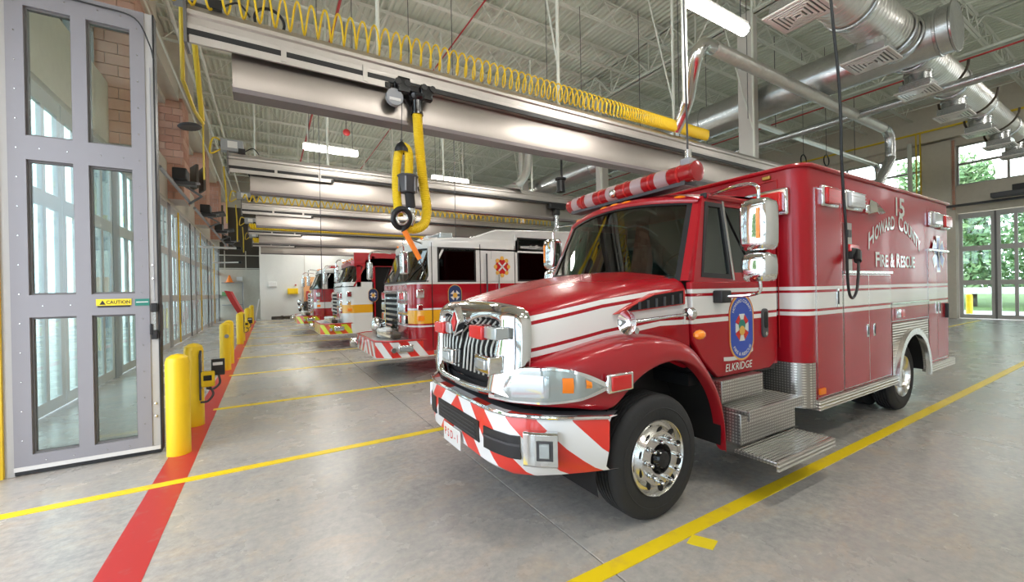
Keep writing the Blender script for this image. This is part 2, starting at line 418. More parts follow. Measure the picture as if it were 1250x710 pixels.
# ---- walls
def leaf(par, X, y0, y1, cols, into=1, frame='door_frame'):      # door leaf in the plane X, seen in YZ
    w_ = .028; L = thing('door_leaf', (0, 0, 0), '', '') if False else None
    zb = [.2, 1.57, 1.79, 3.15, 3.38, 4.68]
    m = M(); e = .13
    m.box(X-w_, X+w_, y0, y0+e, .02, 4.92).box(X-w_, X+w_, y1-e, y1, .02, 4.92)
    for a, b in ((.02, .2), (1.57, 1.79), (3.15, 3.38), (4.68, 4.92)): m.box(X-w_, X+w_, y0+e, y1-e, a, b)
    if cols == 2:
        c = (y0+y1)/2
        for a, b in ((.2, 1.57), (1.79, 3.15), (3.38, 4.68)): m.box(X-w_, X+w_, c-.055, c+.055, a, b)
    o = m.build('door_leaf', frame, par, smooth=False)
    for a, b in ((.2, 1.57), (1.79, 3.15), (3.38, 4.68)):
        rr = [(y0+e, y1-e)] if cols == 1 else [(y0+e, (y0+y1)/2-.055), ((y0+y1)/2+.055, y1-e)]
        for p, q in rr: B(X+.010*(1 if X < 0 else -1), X+.018*(1 if X < 0 else -1), p-.01, q+.01, a-.01, b+.01, 'pane', 'glass_door', o)
    return o
dn = 0
def folding_door(X, ya, yb, side, frame='door_frame_light'):
    global dn; dn += 1
    d = sroot('door_%d' % dn); wd = (yb-ya)/4
    for i in range(4):
        cols = 2 if (side < 0 or i in (1, 2)) else 1
        lf = leaf(d, X, ya+i*wd+.015, ya+(i+1)*wd-.015, cols, frame=frame)
    for i in (1, 3):
        yy = ya+i*wd
        M().box(X-side*.06-.02, X-side*.06+.02, yy-.02, yy+.02, .7, 1.5).build('push_bar', 'dark_frame', d)
        M().box(X-side*.045-.02, X-side*.045+.02, yy-.03, yy+.03, .02, 4.9).build('hinge_post', 'yellow' if i == 1 and side < 0 else 'dark_frame', d)
    return d
def transom(n, X, ya, yb, cols=4):
    wn = sroot('window_%d' % n); z0, z1, zm = 6.28, 8.15, 7.28
    m = M(); t = .05
    for z in (z0, zm, z1): m.box(X-t, X+t, ya, yb, z-.05, z+.05)
    for i in range(cols+1):
        y = ya+(yb-ya)*i/cols; m.box(X-t, X+t, y-.04, y+.04, z0, z1)
    m.build('window_frame', 'door_frame_light', wn, smooth=False)
    for i in range(cols):
        for a, b in ((z0, zm), (zm, z1)):
            y = ya+(yb-ya)*i/cols; y2 = ya+(yb-ya)*(i+1)/cols
            B(X-.006, X+.006, y+.03, y2-.03, a+.04, b-.04, 'pane', 'glass_window', wn)
wl = sroot('wall_left'); wr = sroot('wall_right')
def brick_pier(par, xa, xb, ya, yb, z0, z1, faces, single, inner=1):
    B(xa+.02, xb-.02, ya+.02, yb-.02, z0, z1, 'mortar_core', 'mortar', par)
    mm = M().use('brick'); bl, bh, j = .41, .235, .014
    z = z0; r = 0; proto = {}
    while z < z1-.05:
        if 'x' in faces:
            y = ya-(0 if r % 2 == 0 else bl/2)
            while y < yb-.02:
                a, b = max(ya, y), min(yb, y+bl)
                if b-a > .05:
                    X = xb if inner > 0 else xa
                    if single: 
                        key = round(b-a, 3)
                        if key not in proto:
                            o = M().box(-.02, .018, j/2, b-a-j/2, j/2, bh-j/2).build('brick', 'brick', par, smooth=False); proto[key] = o
                        else: o = proto[key].copy(); COL.objects.link(o)
                        o.parent = par; o.location = (X-.02 if inner > 0 else X+.02, a, z)
                    else: mm.box(X-.025, X+.012, a+j/2, b-j/2, z+j/2, z+bh-j/2)
                y += bl
        if 'y' in faces:
            x = xa-(0 if r % 2 else bl/2)
            while x < xb-.02:
                a, b = max(xa, x), min(xb, x+bl)
                if b-a > .05:
                    if single:
                        key = ('y', round(b-a, 3))
                        if key not in proto: proto[key] = o = M().box(j/2, b-a-j/2, -.02, .018, j/2, bh-j/2).build('brick', 'brick', par, smooth=False)
                        else: o = proto[key].copy(); COL.objects.link(o)
                        o.parent = par; o.location = (a, ya, z)
                    else: mm.box(a+j/2, b-j/2, ya-.012, ya+.025, z+j/2, z+bh-j/2)
                x += bl
        z += bh; r += 1
    if mm.v: mm.build('brickwork', None, par, smooth=False)['kind'] = 'stuff'
for i, yc in enumerate(PIERS):
    near = abs(yc-6.42) < .1
    brick_pier(wl, -3.25, -2.36, yc-.6, yc+.6, 0 if near else 5.0, 8.4, 'xy', near or (17 < yc < 19))
    if not near: B(-3.2, -2.86, yc-.22, yc+.22, 0, 5.0, 'pier_base', 'mid_grey', wl)
    B(-3.3, -2.2, yc-.65, yc+.65, 8.4, ZC, 'pier_head', 'beige_wall', wl)
    brick_pier(wr, 27.85, 28.6, yc-.6, yc+.6, 5.1, 8.4, 'x', False, -1)
    B(27.8, 28.6, yc-.6, yc+.6, 0, 5.1, 'pier_base', 'beige_wall', wr); B(27.7, 28.6, yc-.5, yc+.5, 5.1, 8.4, 'pilaster', 'beige_wall', wr)
for X0, X1, par in ((-3.2, -2.8, wl), (28.05, 28.6, wr)):
    B(X0, X1, YS, YN, 4.95, 6.25, 'lintel', 'beige_wall', par); B(X0, X1, YS, YN, 8.15, ZC+.1, 'upper_wall', 'beige_wall', par)
B(-2.8, -2.45, YS, YN, 8.3, 9.1, 'eave_beam', 'beige_wall', wl); B(27.6, 28.05, YS, YN, 8.5, 9.3, 'eave_beam', 'beige_wall', wr)
nwin = 0
for i in range(len(PIERS)-1):
    a, b = PIERS[i]+.6, PIERS[i+1]-.6
    if not (0 < (a+b)/2 < 6): folding_door(-2.9, a-(.38 if i != 2 else 0), b+.38, -1)
    folding_door(28.2, a, b, 1)
    nwin += 1; transom(nwin, -3.05, a, b); nwin += 1; transom(nwin, 28.3, a, b, 3)
# far wall and near wall
wb = struct(B(-.42, 28.1, 33, 33.4, 0, ZC, 'wall_back', 'white_wall'))
wn = sroot('wall_back_recess'); wn.name = 'wall_recess'
B(-3, -.42, 35.2, 35.5, 0, 3.6, 'recess_wall', 'beige_wall', wn); B(-.46, -.42, 33, 35.2, 0, ZC, 'recess_side', 'white_wall', wn)
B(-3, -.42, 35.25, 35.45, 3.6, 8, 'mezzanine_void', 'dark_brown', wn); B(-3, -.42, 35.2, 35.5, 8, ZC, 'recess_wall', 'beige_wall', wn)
for z in (3.62, 4.55): B(-2.9, -.45, 35.05, 35.1, z, z+.06, 'guard_rail', 'beige_wall', wn)
for x in (-2.6, -1.35, -.5): B(x, x+.06, 35.05, 35.1, 3.6, 4.9, 'guard_post', 'beige_wall', wn)
for x in (2.3, 6.3, 10.5): B(x-.03, x+.03, 32.97, 33.01, 0, ZC, 'panel_joint', 'column_grey', wb)
struct(B(XL-.4, XR+.5, YS-.2, YS, 0, ZC, 'wall_front', 'white_wall'))
struct(B(XL-.4, XR+.5, YN-.05, YN+.2, 0, ZC, 'wall_north', 'beige_wall'))
struct(B(-3.2, XL+.2, 34.6, 34.65, 4.9, 8, 'trim_1', 'dark_brown'))
# columns
def column(x, y, lab):
    m = M(); z1 = ZC-1.2
    m.box(x-.15, x+.15, y-.17, y-.15, 0, z1).box(x-.15, x+.15, y+.15, y+.17, 0, z1).box(x-.01, x+.01, y-.15, y+.15, 0, z1)
    m.box(x-.17, x-.155, y-.2, y+.2, 0, z1)
    o = m.build('steel_column', 'column_grey', smooth=False); tag(o, lab, 'column', 'steel columns down the middle of the hall'); return o
m0 = None
labs = ['white steel H column rising behind the ambulance roof', 'white steel column seen between the first and second exhaust rails', 'steel column in the third bay behind the white fire engine']
for k in range(3): column(11.68, 6.42+PITCH*k, labs[k])
# outdoors: brick pier beyond, trees, railing, bollard
def tree(x, y, h, r, lab, seed):
    rnd = random.Random(seed); t = thing('tree', (x, y, 0), lab, 'tree', 'trees outside the glazed doors')
    M().tube([(x, y, -.1), (x+.1, y, h*.4), (x-.1, y+.1, h*.75)], [.22, .16, .05], 7).build('trunk', 'bark', t)
    m = M(); m.use('leaf_a').use('leaf_b')
    for i in range(2600):
        u = rnd.random(); th = rnd.uniform(0, 2*pi); rr = r*sqrt(rnd.random())*(1-.45*u)*(.75+.25*sin(5*th+seed)); z = h*(.12+.88*u); s = rnd.uniform(.14, .34)
        c = Vector((x+rr*cos(th), y+rr*sin(th), z)); a = Vector((rnd.gauss(0, 1), rnd.gauss(0, 1), rnd.gauss(0, 1))).normalized(); b = a.orthogonal().normalized()
        m.use('leaf_a' if rnd.random() < .55 else 'leaf_b'); m.add([c-a*s, c+b*s*.5, c+a*s, c-b*s*.5], [(0, 1, 2, 3)])
    o = m.build('foliage', None, t, smooth=False, orient=False); o['kind'] = 'stuff'
places = [(42, 3.5, 9, 2.3), (43, 8.2, 10, 2.2), (48, 12.3, 12, 2.6), (52, .0, 13, 3.4), (44, 16.5, 8.5, 2.3), (52, 18, 10, 2.6), (58, 12.5, 14, 4), (43, -3, 10, 3), (48, 24, 9, 3), (63, 21, 12, 4), (49, 6.0, 8, 3.0), (66, 4, 13, 4)]
tl = ['leafy tree straight outside the far right glazed door', 'tall tree seen through the right door and the transom above it', 'broad tree rising past the high window above the ambulance lettering', 'tallest tree at the right edge behind the door glass', 'tree seen through the high window right of the curved exhaust pipe', 'tree far back behind the high window at centre right', 'biggest tree in the back row outside', 'tree at the outer right edge outside', 'tree behind the leftmost high windows of the right wall', 'tree at the back of the outside row', 'dense low tree filling the middle panes of the right door', 'low dense tree between the outside trees']
for i, (x, y, h, r) in enumerate(places): tree(x, y, h, r, tl[i], i)
for i, (x, y, h, r) in enumerate([(-30, 80, 7, 3), (-16, 10, 8, 3)]):
    tree(x, y, h, r, ['tree outside the left doors, far away', 'tree outside seen through the open folded door leaf', 'farthest tree outside the left doors', 'second farthest tree outside the left doors'][i], 30+i)
t = thing('guard_rail', (37.5, 5, 0), 'white horizontal guard rail beyond the paved yard outside the right door', 'railing')
B(37.45, 37.55, -25, 35, .95, 1.35, 'rail', 'white_paint', t)
for i in range(20): B(37.5, 37.6, -24+3*i, -23.88+3*i, -.05, 1.3, 'post', 'white_paint', t)
def bollard(x, y, lab, grp, r=.11, h=1.1, name='bollard'):
    m = M().lathe((x, y, 0), (0, 0, 1), [(0, r), (h-.08, r), (h-.03, r*.88), (h, r*.5), (h+.012, 0.001)], 20)
    o = m.build(name, 'yellow'); tag(o, lab, 'bollard', grp); return o
bollard(32.3, 6.3, 'yellow bollard outside the far right glazed door', 'yellow bollards outside', .13, 1.05)
bollard(-4.0, 7.6, 'yellow bollard outside seen through the folded door leaf', 'yellow bollards outside', .13, 1.05)
# ================================================================ AMBULANCE
def striped_box(m): return m
YC = 3.22
amb = thing('ambulance', (AX, AY, 0), 'red ambulance with white stripes and chrome grille, nearest vehicle, number 15 on its box', 'ambulance')
def bar2(par, name, mt, x0, x1, z0, z1, y=1.985, d=.02, bevel=0):
    return B(x0, x1, y, y+d, z0, z1, name, mt, par, bevel)
# --- patient box
bx0, bx1, by0, by1, bz0, bz1, br = 4.58, 9.1, 2.0, 4.44, .56, 2.95, .16
pl = [(bx1, by0), (bx1, by1)] + [(bx0+br-br*sin(radians(a)), by1-br+br*cos(radians(a))) for a in range(0, 91, 15)] + [(bx0+br-br*cos(radians(a)), by0+br-br*sin(radians(a))) for a in range(0, 91, 15)]
m = M(); n = len(pl)
# side walls above and around rear wheel arch: built as prism with an arch cut on the two sides (walls are panels)
AR = (7.46, .50, .58)
def side_panel(y, t):
    mm = M(); mm.frame
    pts = [(bx0+br, bz0), (bx0+br, bz1), (bx1, bz1), (bx1, bz0)]
    ar = arc((AR[0], AR[1]), AR[2], 5, 175, 16)
    poly = pts+ar
    return poly
m.prism([(x, y) for x, y in pl], 'z', 1.12, bz1)
f_pl = [p for p in pl if p[0] < AR[0]]+[]
m.prism([(AR[0]-.62, by1), *pl[2:], (AR[0]-.62, by0)], 'z', bz0, 1.12)
m.prism([(bx1, by0), (bx1, by1), (AR[0]+.6, by1), (AR[0]+.6, by0)], 'z', bz0, 1.12)
body = m.build('patient_box', 'amb_striped', amb)
# arch cheeks (stainless ribbed panels with the round wheel opening)
for yy in (by0-.008, by1-.022):
    top = [(AR[0]-.66, bz0), (AR[0]-.66, 1.23), (AR[0]+.68, 1.23), (AR[0]+.68, bz0)]
    inner = arc((AR[0], AR[1]), AR[2], 180, 0, 20)
    poly = top+inner[::-1]
    mm = M(); P2 = [(AR[0]-.66, bz0)]
    rowo = []; rowi = []
    for k, (x, z) in enumerate(inner):
        t = k/20
        if t < .25: o = (AR[0]-.66, bz0+(1.23-bz0)*t/.25)
        elif t < .75: o = (AR[0]-.66+1.34*(t-.25)/.5, 1.23)
        else: o = (AR[0]+.68, 1.23-(1.23-bz0)*(t-.75)/.25)
        rowo.append(o); rowi.append((x, z))
    mm.grid([[(x, yy, z) for x, z in rowo], [(x, yy, z) for x, z in rowi], [(x, yy+.03, z) for x, z in rowi], [(x, yy+.03, z) for x, z in rowo]])
    mm.build('wheel_panel', 'ribbed_plate', amb)
    mm = M(); ys = yy-.05 if yy < 3 else yy+.07
    a1 = arc((AR[0], AR[1]), AR[2]+.05, 186, -6, 22); a2 = arc((AR[0], AR[1]), AR[2]-.03, 186, -6, 22)
    mm.grid([[(x, yy, z) for x, z in a1], [(x, ys, z) for x, z in a1], [(x, ys, z) for x, z in a2], [(x, yy, z) for x, z in a2]]).build('fender_ring', 'chrome_soft', amb)
M().prism([(x, z) for x, z in arc((AR[0], AR[1]), .57, 180, 0, 12)]+[(AR[0]+.57, .3), (AR[0]-.57, .3)], 'y', by0+.75, by1-.75).build('wheel_housing', 'dark_hole', amb)
for q0, q1 in ((by0+.012, by0+.75), (by1-.75, by1-.012)): M().grid([[(x, q0, z) for x, z in arc((AR[0], AR[1]), .585, 180, 0, 16)], [(x, q1, z) for x, z in arc((AR[0], AR[1]), .585, 180, 0, 16)]]).build('wheel_liner', 'dark_hole', amb)
B(AR[0]-.62, AR[0]+.62, by0+.03, by1-.03, 1.085, 1.12, 'wheel_housing', 'dark_hole', amb)
# roof edge, rub rails, skirts
M().tube([(bx1+.01, by0-.012, bz1), (bx0+br, by0-.012, bz1)]+[(bx0+br-(br+.012)*sin(radians(a)), by0+br-(br+.012)*cos(radians(a)), bz1) for a in range(15, 91, 15)]+[(bx0-.012, by1-br, bz1)], .022, 8).build('roof_edge', 'red_paint', amb)
M().box(bx0+br, AR[0]-.60, by0-.05, by0+.05, .47, .57).build('rub_rail', 'ribbed_plate', amb, bevel=.01)
M().box(AR[0]+.62, bx1+.1, by0-.05, by0+.05, .46, .57).build('rub_rail', 'ribbed_plate', amb, bevel=.01)
B(bx1, bx1+.35, by0+.1, by1-.1, .46, .56, 'rear_step', 'diamond_plate', amb, .01)
cg = [(bx0+br+.005, by0-.012)]+[(bx0+br-(br+.012)*sin(radians(a)), by0+br-(br+.012)*cos(radians(a))) for a in range(0, 91, 15)]+[(bx0-.012, by0+.55)]
M().grid([[(x, y, .50) for x, y in cg], [(x, y, .955) for x, y in cg]]).build('corner_guard', 'diamond_plate', amb)
B(bx0+.02, bx0+.2, by0+.1, by1-.1, .5, .57, 'sill', 'black', amb)
# compartment doors: proud panels with their own edges and trim
def panel(x0, x1, z0, z1, name='compartment_door', trim=True):
    o = M().box(x0+.006, x1-.006, by0-.014, by0+.01, z0+.006, z1-.006).build(name, 'amb_striped', amb, bevel=.005)
    if trim: M().frame([(x0, z0), (x1, z0), (x1, z1), (x0, z1)], [(x0+.012, z0+.012), (x1-.012, z0+.012), (x1-.012, z1-.012), (x0+.012, z1-.012)], 'y', by0-.012, by0+.005).build('door_trim', 'chrome_soft', o)
    return o
d1 = panel(4.79, 5.385, .58, 2.73); d2 = panel(5.41, 6.08, .59, 1.85); d3 = panel(6.08, 6.745, .59, 1.85)
d4 = panel(6.78, 8.13, 1.25, 1.47, 'side_hatch'); d5 = panel(8.16, 8.53, .60, 2.2); d6 = panel(8.53, 9.0, .60, 2.2)
bar2(amb, 'drip_rail', 'chrome_soft', 5.40, 6.76, 1.86, 1.89, y=1.965, d=.04); bar2(amb, 'drip_rail', 'chrome_soft', 8.12, 9.04, 2.2, 2.225, y=1.965, d=.04)
bar2(amb, 'drip_rail', 'chrome_soft', 6.76, 8.14, 1.475, 1.495, y=1.975, d=.03)
def handle(par, x, z, w=.05, h=.15):
    o = bar2(par, 'door_handle', 'chrome', x, x+w, z, z+h, y=1.972, d=.02, bevel=.006); bar2(o, 'latch', 'dark_grey', x+.015, x+w-.015, z+.03, z+h-.03, y=1.968, d=.012)
handle(d1, 5.22, 1.50, h=.2); handle(d2, 5.98, 1.12); handle(d3, 6.17, 1.12); handle(d5, 8.43, 1.28, .06, .17); handle(d6, 8.57, 1.28, .06, .17)
bar2(amb, 'grab_bar', 'black', 8.88, 8.93, 1.2, 1.42, y=1.95, d=.05, bevel=.01)
def scene_lamp(name, x0, x1, z0, z1, lens, y=1.95, xf=None):
    o = bar2(amb, name, 'chrome', x0, x1, z0, z1, y=y, d=.06, bevel=.02)
    M().box(x0+.025, x1-.025, y-.03, y+.01, z0+.025, z1-.025).build('lens', lens, o, bevel=.02)
    m = M()
    for k in range(1, 6): 
        zz = z0+(z1-z0)*k/6; m.box(x0+.03, x1-.03, y-.034, y-.028, zz-.003, zz+.003)
    m.build('lens_ribs', lens, o)
scene_lamp('warning_lamp', 4.89, 5.25, 2.55, 2.77, 'lens_red'); scene_lamp('scene_lamp', 5.42, 5.86, 2.56, 2.78, 'lens_white')
scene_lamp('scene_lamp', 8.2, 8.6, 2.55, 2.77, 'lens_white'); scene_lamp('warning_lamp', 8.68, 9.05, 2.54, 2.76, 'lens_red')
bar2(amb, 'small_lamp', 'chrome', 5.95, 6.05, 2.56, 2.66, y=1.94, d=.06, bevel=.02)
M().add([(6.1, 1.99, 2.56), (6.36, 1.99, 2.56), (6.3, 1.99, 2.72), (6.18, 1.99, 2.74), (6.12, 1.9, 2.58), (6.34, 1.9, 2.58), (6.28, 1.94, 2.68), (6.2, 1.94, 2.7)], [(4, 5, 6, 7), (0, 1, 5, 4), (1, 2, 6, 5), (2, 3, 7, 6), (3, 0, 4, 7)]).build('side_flood', 'chrome', amb)
bar2(amb, 'side_marker', 'lens_red', 6.98, 7.1, 1.3, 1.4, y=1.95, d=.04, bevel=.01); bar2(amb, 'marker_bezel', 'chrome', 6.86, 6.97, 1.3, 1.41, y=1.95, d=.04, bevel=.01)
bar2(amb, 'reflector', 'orange', 4.80, 4.92, .62, .68, y=1.97, d=.02)
# charging inlet on the box side
inl = bar2(amb, 'shore_inlet', 'stainless', 5.44, 5.62, 1.89, 2.42, y=1.98, d=.02, bevel=.003)
bar2(inl, 'socket', 'dark_grey', 5.49, 5.57, 2.26, 2.34, y=1.965, d=.02); bar2(inl, 'socket_cover', 'black', 5.50, 5.66, 2.02, 2.14, y=1.93, d=.05, bevel=.01)
bar2(inl, 'cover_rim', 'lens_red', 5.46, 5.70, 2.1, 2.18, y=1.94, d=.03, bevel=.01)
# front face of the box: red lamp, drip, marker
def frontbox(name, mt, y0, y1, z0, z1, x=bx0, t=.03, bev=.02, par=amb): return B(x-t, x+.01, y0, y1, z0, z1, name, mt, par, bev)
o = frontbox('warning_lamp', 'chrome', 2.12, 2.56, 2.46, 2.74, t=.06); frontbox('lens', 'lens_red', 2.16, 2.52, 2.50, 2.70, t=.10, par=o)
frontbox('marker_lamp', 'brass', 2.30, 2.38, 2.86, 2.90, t=.03, bev=.008)
frontbox('warning_lamp', 'chrome', 3.9, 4.3, 2.5, 2.74, t=.06)
m = M(); m.tube([(bx0-.012, 2.24, 1.1), (bx0-.012, 2.24, 2.84), (bx0-.012, 4.2, 2.84), (bx0-.012, 4.2, 1.1)], .006, 6); m.build('panel_seam', 'red_gloss', amb)
# lettering on the box side
EX, EZ = (1, 0, 0), (0, 0, 1); LY = by0-.002
def dec(s, x, z, w, size, bend=None, nm='lettering', mt='white_paint', y=LY, bold=.018): 
    text(s, nm, 'dark_grey', amb, (x+.007, y, z-.007), EX, EZ, size, w, bend, .001, bold=bold)
    return text(s, nm, mt, amb, (x, y, z), EX, EZ, size, w, bend, .004, bold=bold)
def arcb(u, t): return u*(1-.05*t), t-.30*(u/.9)**2
dec('1', 7.01, 2.62, None, .24, nm='unit_number'); dec('5', 7.20, 2.62, .19, .24, nm='unit_number')
def bigsmall(words, xc, z, W, h, bend=None, nm='lettering'):
    # capitals larger than the rest: word widths shared in proportion
    tot = sum(w for _, w, _ in words); x = xc-W/2
    for s, w, big in words:
        ww = W*w/tot; cx = x+ww/2
        if s: dec(s, xc, z, ww*.93, h if big else h*.84, (lambda u, t, c=cx-xc: (bend(u+c, t) if bend else (u+c, t))), nm)
        x += ww
bigsmall([('H', 1.15, 1), ('OWARD', 4.6, 0), ('', .7, 0), ('C', 1.1, 1), ('OUNTY', 4.5, 0)], 7.0, 2.44, 1.80, .20, arcb)
bigsmall([('F', 1, 1), ('IRE', 2.2, 0), ('', .5, 0), ('&', 1.1, 1), ('', .5, 0), ('R', 1.1, 1), ('ESCUE', 4.4, 0)], 6.98, 1.95, 1.36, .18)
# star of life
def star(cx, cz, R, mt, y, wv):
    m = M()
    for k in range(3):
        a = radians(90+60*k); dx, dz = cos(a), sin(a); nx, nz = -dz, dx
        m.add([(cx+dx*R+nx*wv, y, cz+dz*R+nz*wv), (cx+dx*R-nx*wv, y, cz+dz*R-nz*wv), (cx-dx*R-nx*wv, y, cz-dz*R-nz*wv), (cx-dx*R+nx*wv, y, cz-dz*R+nz*wv)], [(0, 1, 2, 3)])
    return m
st = star(8.60, 2.16, .27, 'white_paint', by0-.018, .085).build('star_of_life', 'white_paint', amb, smooth=False); star(8.60, 2.16, .245, 'blue', by0-.020, .062).build('blue_star', 'blue', st, smooth=False)
m = M().tube([(8.6, by0-.022, 1.96), (8.6, by0-.022, 2.36)], .008, 6); m.tube([(8.6+.03*sin(t*.6), by0-.024, 2.0+.02*t) for t in range(17)], .007, 5); m.build('snake_staff', 'white_paint', st)
# --- wheels
def nuts(rim, o, ax, s, R, nl, d, prof):
    first = None
    for k in range(nl):
        a = 2*pi*k/nl; c = Vector((cos(a)*R*.335, s*d, sin(a)*R*.335))
        if first is None: first = M().lathe(o+c, ax, prof, 10).build('lug_nut', 'chrome', rim); c0 = c
        else: q = first.copy(); COL.objects.link(q); q.parent = rim; q.location = c-c0
def wheel(par, x, y, z, R, W, dual=False, front=True, nl=10, side=-1):
    s = side; o = Vector((x, y, z)); ax = (0, s, 0)          # o is at the outer face
    prof = [(-W, R*.62), (-W, R*.9), (-W+.03, R*.985)]
    g = 6 
    for k in range(g):
        a = -W+.03+(W-.06)*k/g; b = -W+.03+(W-.06)*(k+1)/g
        prof += [(a+.012, R), (b-.008, R), (b-.006, R-.014), (b+.004, R-.014), (b+.006, R)] if k < g-1 else [(a+.012, R), (b, R*.985)]
    prof += [(-.012, R*.955), (-.001, R*.9), (.004, R*.78), (-.001, R*.66), (-.012, R*.615)]
    t = M().lathe(o, ax, prof, 48).build('tire', 'rubber', par)
    M().lathe(o, ax, [(.0045, R*.80), (.0075, R*.795), (.0075, R*.785), (.0045, R*.78)], 48).build('sidewall_rib', 'rubber', t)
    if front: rp_ = [(-.10, R*.6), (-.008, R*.615), (.004, R*.60), (-.01, R*.575), (-.04, R*.56), (-.035, R*.50), (.012, R*.42), (.02, R*.30), (.02, R*.245), (-.03, R*.235)]
    else: rp_ = [(-.15, R*.6), (-.01, R*.615), (.004, R*.60), (-.02, R*.57), (-.10, R*.54), (-.13, R*.42), (-.13, R*.25), (-.10, R*.2), (0, R*.18), (.01, R*.10), (.01, .001)]
    rim = M().lathe(o, ax, rp_, 40).build('rim', 'chrome_soft', t)
    if front:
        for k in range(nl):
            a = 2*pi*(k+.5)/nl; c = o+Vector((cos(a)*R*.465, s*.002, sin(a)*R*.465)); nn = Vector((-.35*cos(a), s*1, -.35*sin(a)))
            M().add([c+Vector((0, s*.012, 0))]+[q+nn*.006 for q in M().ring(c, nn, .029, 12)], [(0, 1+i, 1+(i+1) % 12) for i in range(12)]).build('hand_hole', 'dark_hole', rim, smooth=False)
        nuts(rim, o, ax, s, R, nl, .02, [(0, .022), (.022, .022), (.024, .016), (.05, .015), (.062, .011), (.068, .001)])
        M().lathe(o, ax, [(-.03, R*.236), (-.02, R*.2), (.0, R*.17), (.03, R*.15), (.05, R*.12), (.055, .001)], 24).build('hub', 'black_gloss', rim)
    else:
        nuts(rim, o, ax, s, R, nl, -.13, [(0, .016), (.03, .015), (.04, .001)])
    if dual: M().lathe(o+Vector((0, -s*(W+.07), 0)), ax, [(-W, R*.6), (-W, R*.9), (-W+.03, R), (-.03, R), (0, R*.9), (0, R*.6)], 36).build('inner_tire', 'rubber', t)
    return t
wheel(amb, 2.50, 2.085, .468, .468, .26); wheel(amb, 2.50, 4.355, .468, .468, .26, side=1)
wheel(amb, 7.46, 2.085, .468, .468, .24, dual=True, front=False); wheel(amb, 7.46, 4.355, .468, .468, .24, dual=True, front=False, side=1)
M().tube([(2.5, 2.2, .46), (2.5, 4.2, .46)], .06, 8).tube([(7.46, 2.5, .46), (7.46, 3.9, .46)], .08, 8).build('axle', 'black', amb)
B(1.75, 8.9, 2.85, 2.98, .58, .8, 'frame_rail', 'black', amb); B(1.75, 8.9, 3.46, 3.59, .58, .8, 'frame_rail', 'black', amb)
B(1.7, 4.4, 2.6, 3.85, .72, 1.2, 'engine_bay', 'black', amb)
B(5.0, 6.6, 2.3, 4.1, .45, .75, 'underbody_tank', 'black', amb)
# --- steps
m = M().box(3.33, 3.98, 2.10, 2.5, .74, .93); m.box(3.40, 4.30, 1.98, 2.5, .40, .66); st1 = m.build('step_box', 'diamond_plate', amb, bevel=.006)
M().box(3.40, 4.30, 1.92, 2.45, .66, .70).build('step_tread', 'diamond_plate', amb, bevel=.006)
M().box(3.36, 4.32, 1.68, 2.02, .34, .37).build('step_tread', 'diamond_plate', amb, bevel=.004)
m = M()
for k in range(11): m.box(3.37, 4.31, 1.69+.03*k, 1.70+.03*k, .37, .378)
m.build('tread_ribs', 'chrome_soft', amb)
m = M()
for k in range(14): m.box(3.42, 4.28, 1.935+.035*k, 1.945+.035*k, .70, .706)
m.build('tread_ribs', 'chrome_soft', amb)
B(3.36, 4.32, 1.665, 1.685, .30, .375, 'tread_lip', 'ribbed_plate', amb, .003); B(3.395, 4.305, 1.905, 1.925, .62, .705, 'tread_lip', 'diamond_plate', amb, .003)
B(4.1, 4.2, 1.8, 2.2, .28, .34, 'step_bracket', 'black', amb); B(3.45, 4.2, 2.5, 2.9, .35, .9, 'battery_box', 'black', amb)
# --- bonnet (hood)
def hood_rows():
    st = [  # x centre, x side, half width, z centre, z bottom
        (1.53, 1.60, .745, 1.64, 1.20), (1.62, 1.68, .775, 1.665, 1.20), (1.85, 1.88, .83, 1.72, 1.20), (2.15, 2.15, .885, 1.785, 1.20), (2.5, 2.5, .935, 1.845, 1.20), (2.8, 2.85, .975, 1.875, 1.15), (3.0, 3.06, 1.005, 1.885, 1.0)]
    rows = []
    for xc, xs_, w_, zt, zb in st:
        pr = [(1, zb), (1.005, zb+(zt-zb)*.3), (.995, zt-.26*(zt-zb)-.05), (.975, zt-.10-.04), (.93, zt-.075), (.84, zt-.045), (.62, zt-.012), (.40, zt+.018), (.30, zt+.022), (0, zt+.028)]
        half = [(xc+(xs_-xc)*f*f, f*w_, z) for f, z in pr]
        rows.append([(x, YC-y, z) for x, y, z in half]+[(x, YC+y, z) for x, y, z in half[-2::-1]])
    return rows
M().grid(hood_rows()).build('bonnet', 'hood_striped', amb, sub=2)
# cowl behind bonnet
M().box(2.98, 3.05, 2.34, 4.10, 1.5, 1.84).build('cowl', 'black', amb, bevel=.01)
# --- front fenders (both sides by mirror)
F = [  # plan x,y ; bottom point x,z ; crest x,z ; hood side y
    ((1.40, 2.74), (1.42, .93), (1.42, 1.13), 2.80), ((1.46, 2.52), (1.50, .93), (1.50, 1.17), 2.62), ((1.60, 2.30), (1.63, .93), (1.64, 1.215), 2.52), ((1.80, 2.15), (1.83, .93), (1.84, 1.28), 2.44),
    ((1.98, 2.09), (2.02, .88), (2.0, 1.32), 2.39), ((2.15, 2.065), (2.12, .96), (2.17, 1.355), 2.36), ((2.3, 2.05), (2.26, 1.1), (2.32, 1.375), 2.33), ((2.5, 2.04), (2.50, 1.18), (2.52, 1.365), 2.30), ((2.72, 2.04), (2.72, 1.185), (2.76, 1.32), 2.27),
    ((2.9, 2.045), (2.90, 1.12), (2.94, 1.25), 2.24), ((3.05, 2.06), (3.05, 1.02), (3.09, 1.10), 2.20), ((3.16, 2.07), (3.17, .90), (3.22, .95), 2.18), ((3.27, 2.08), (3.28, .74), (3.33, .77), 2.17), ((3.33, 2.09), (3.35, .52), (3.39, .53), 2.16), ((3.35, 2.10), (3.37, .32), (3.41, .32), 2.16)]
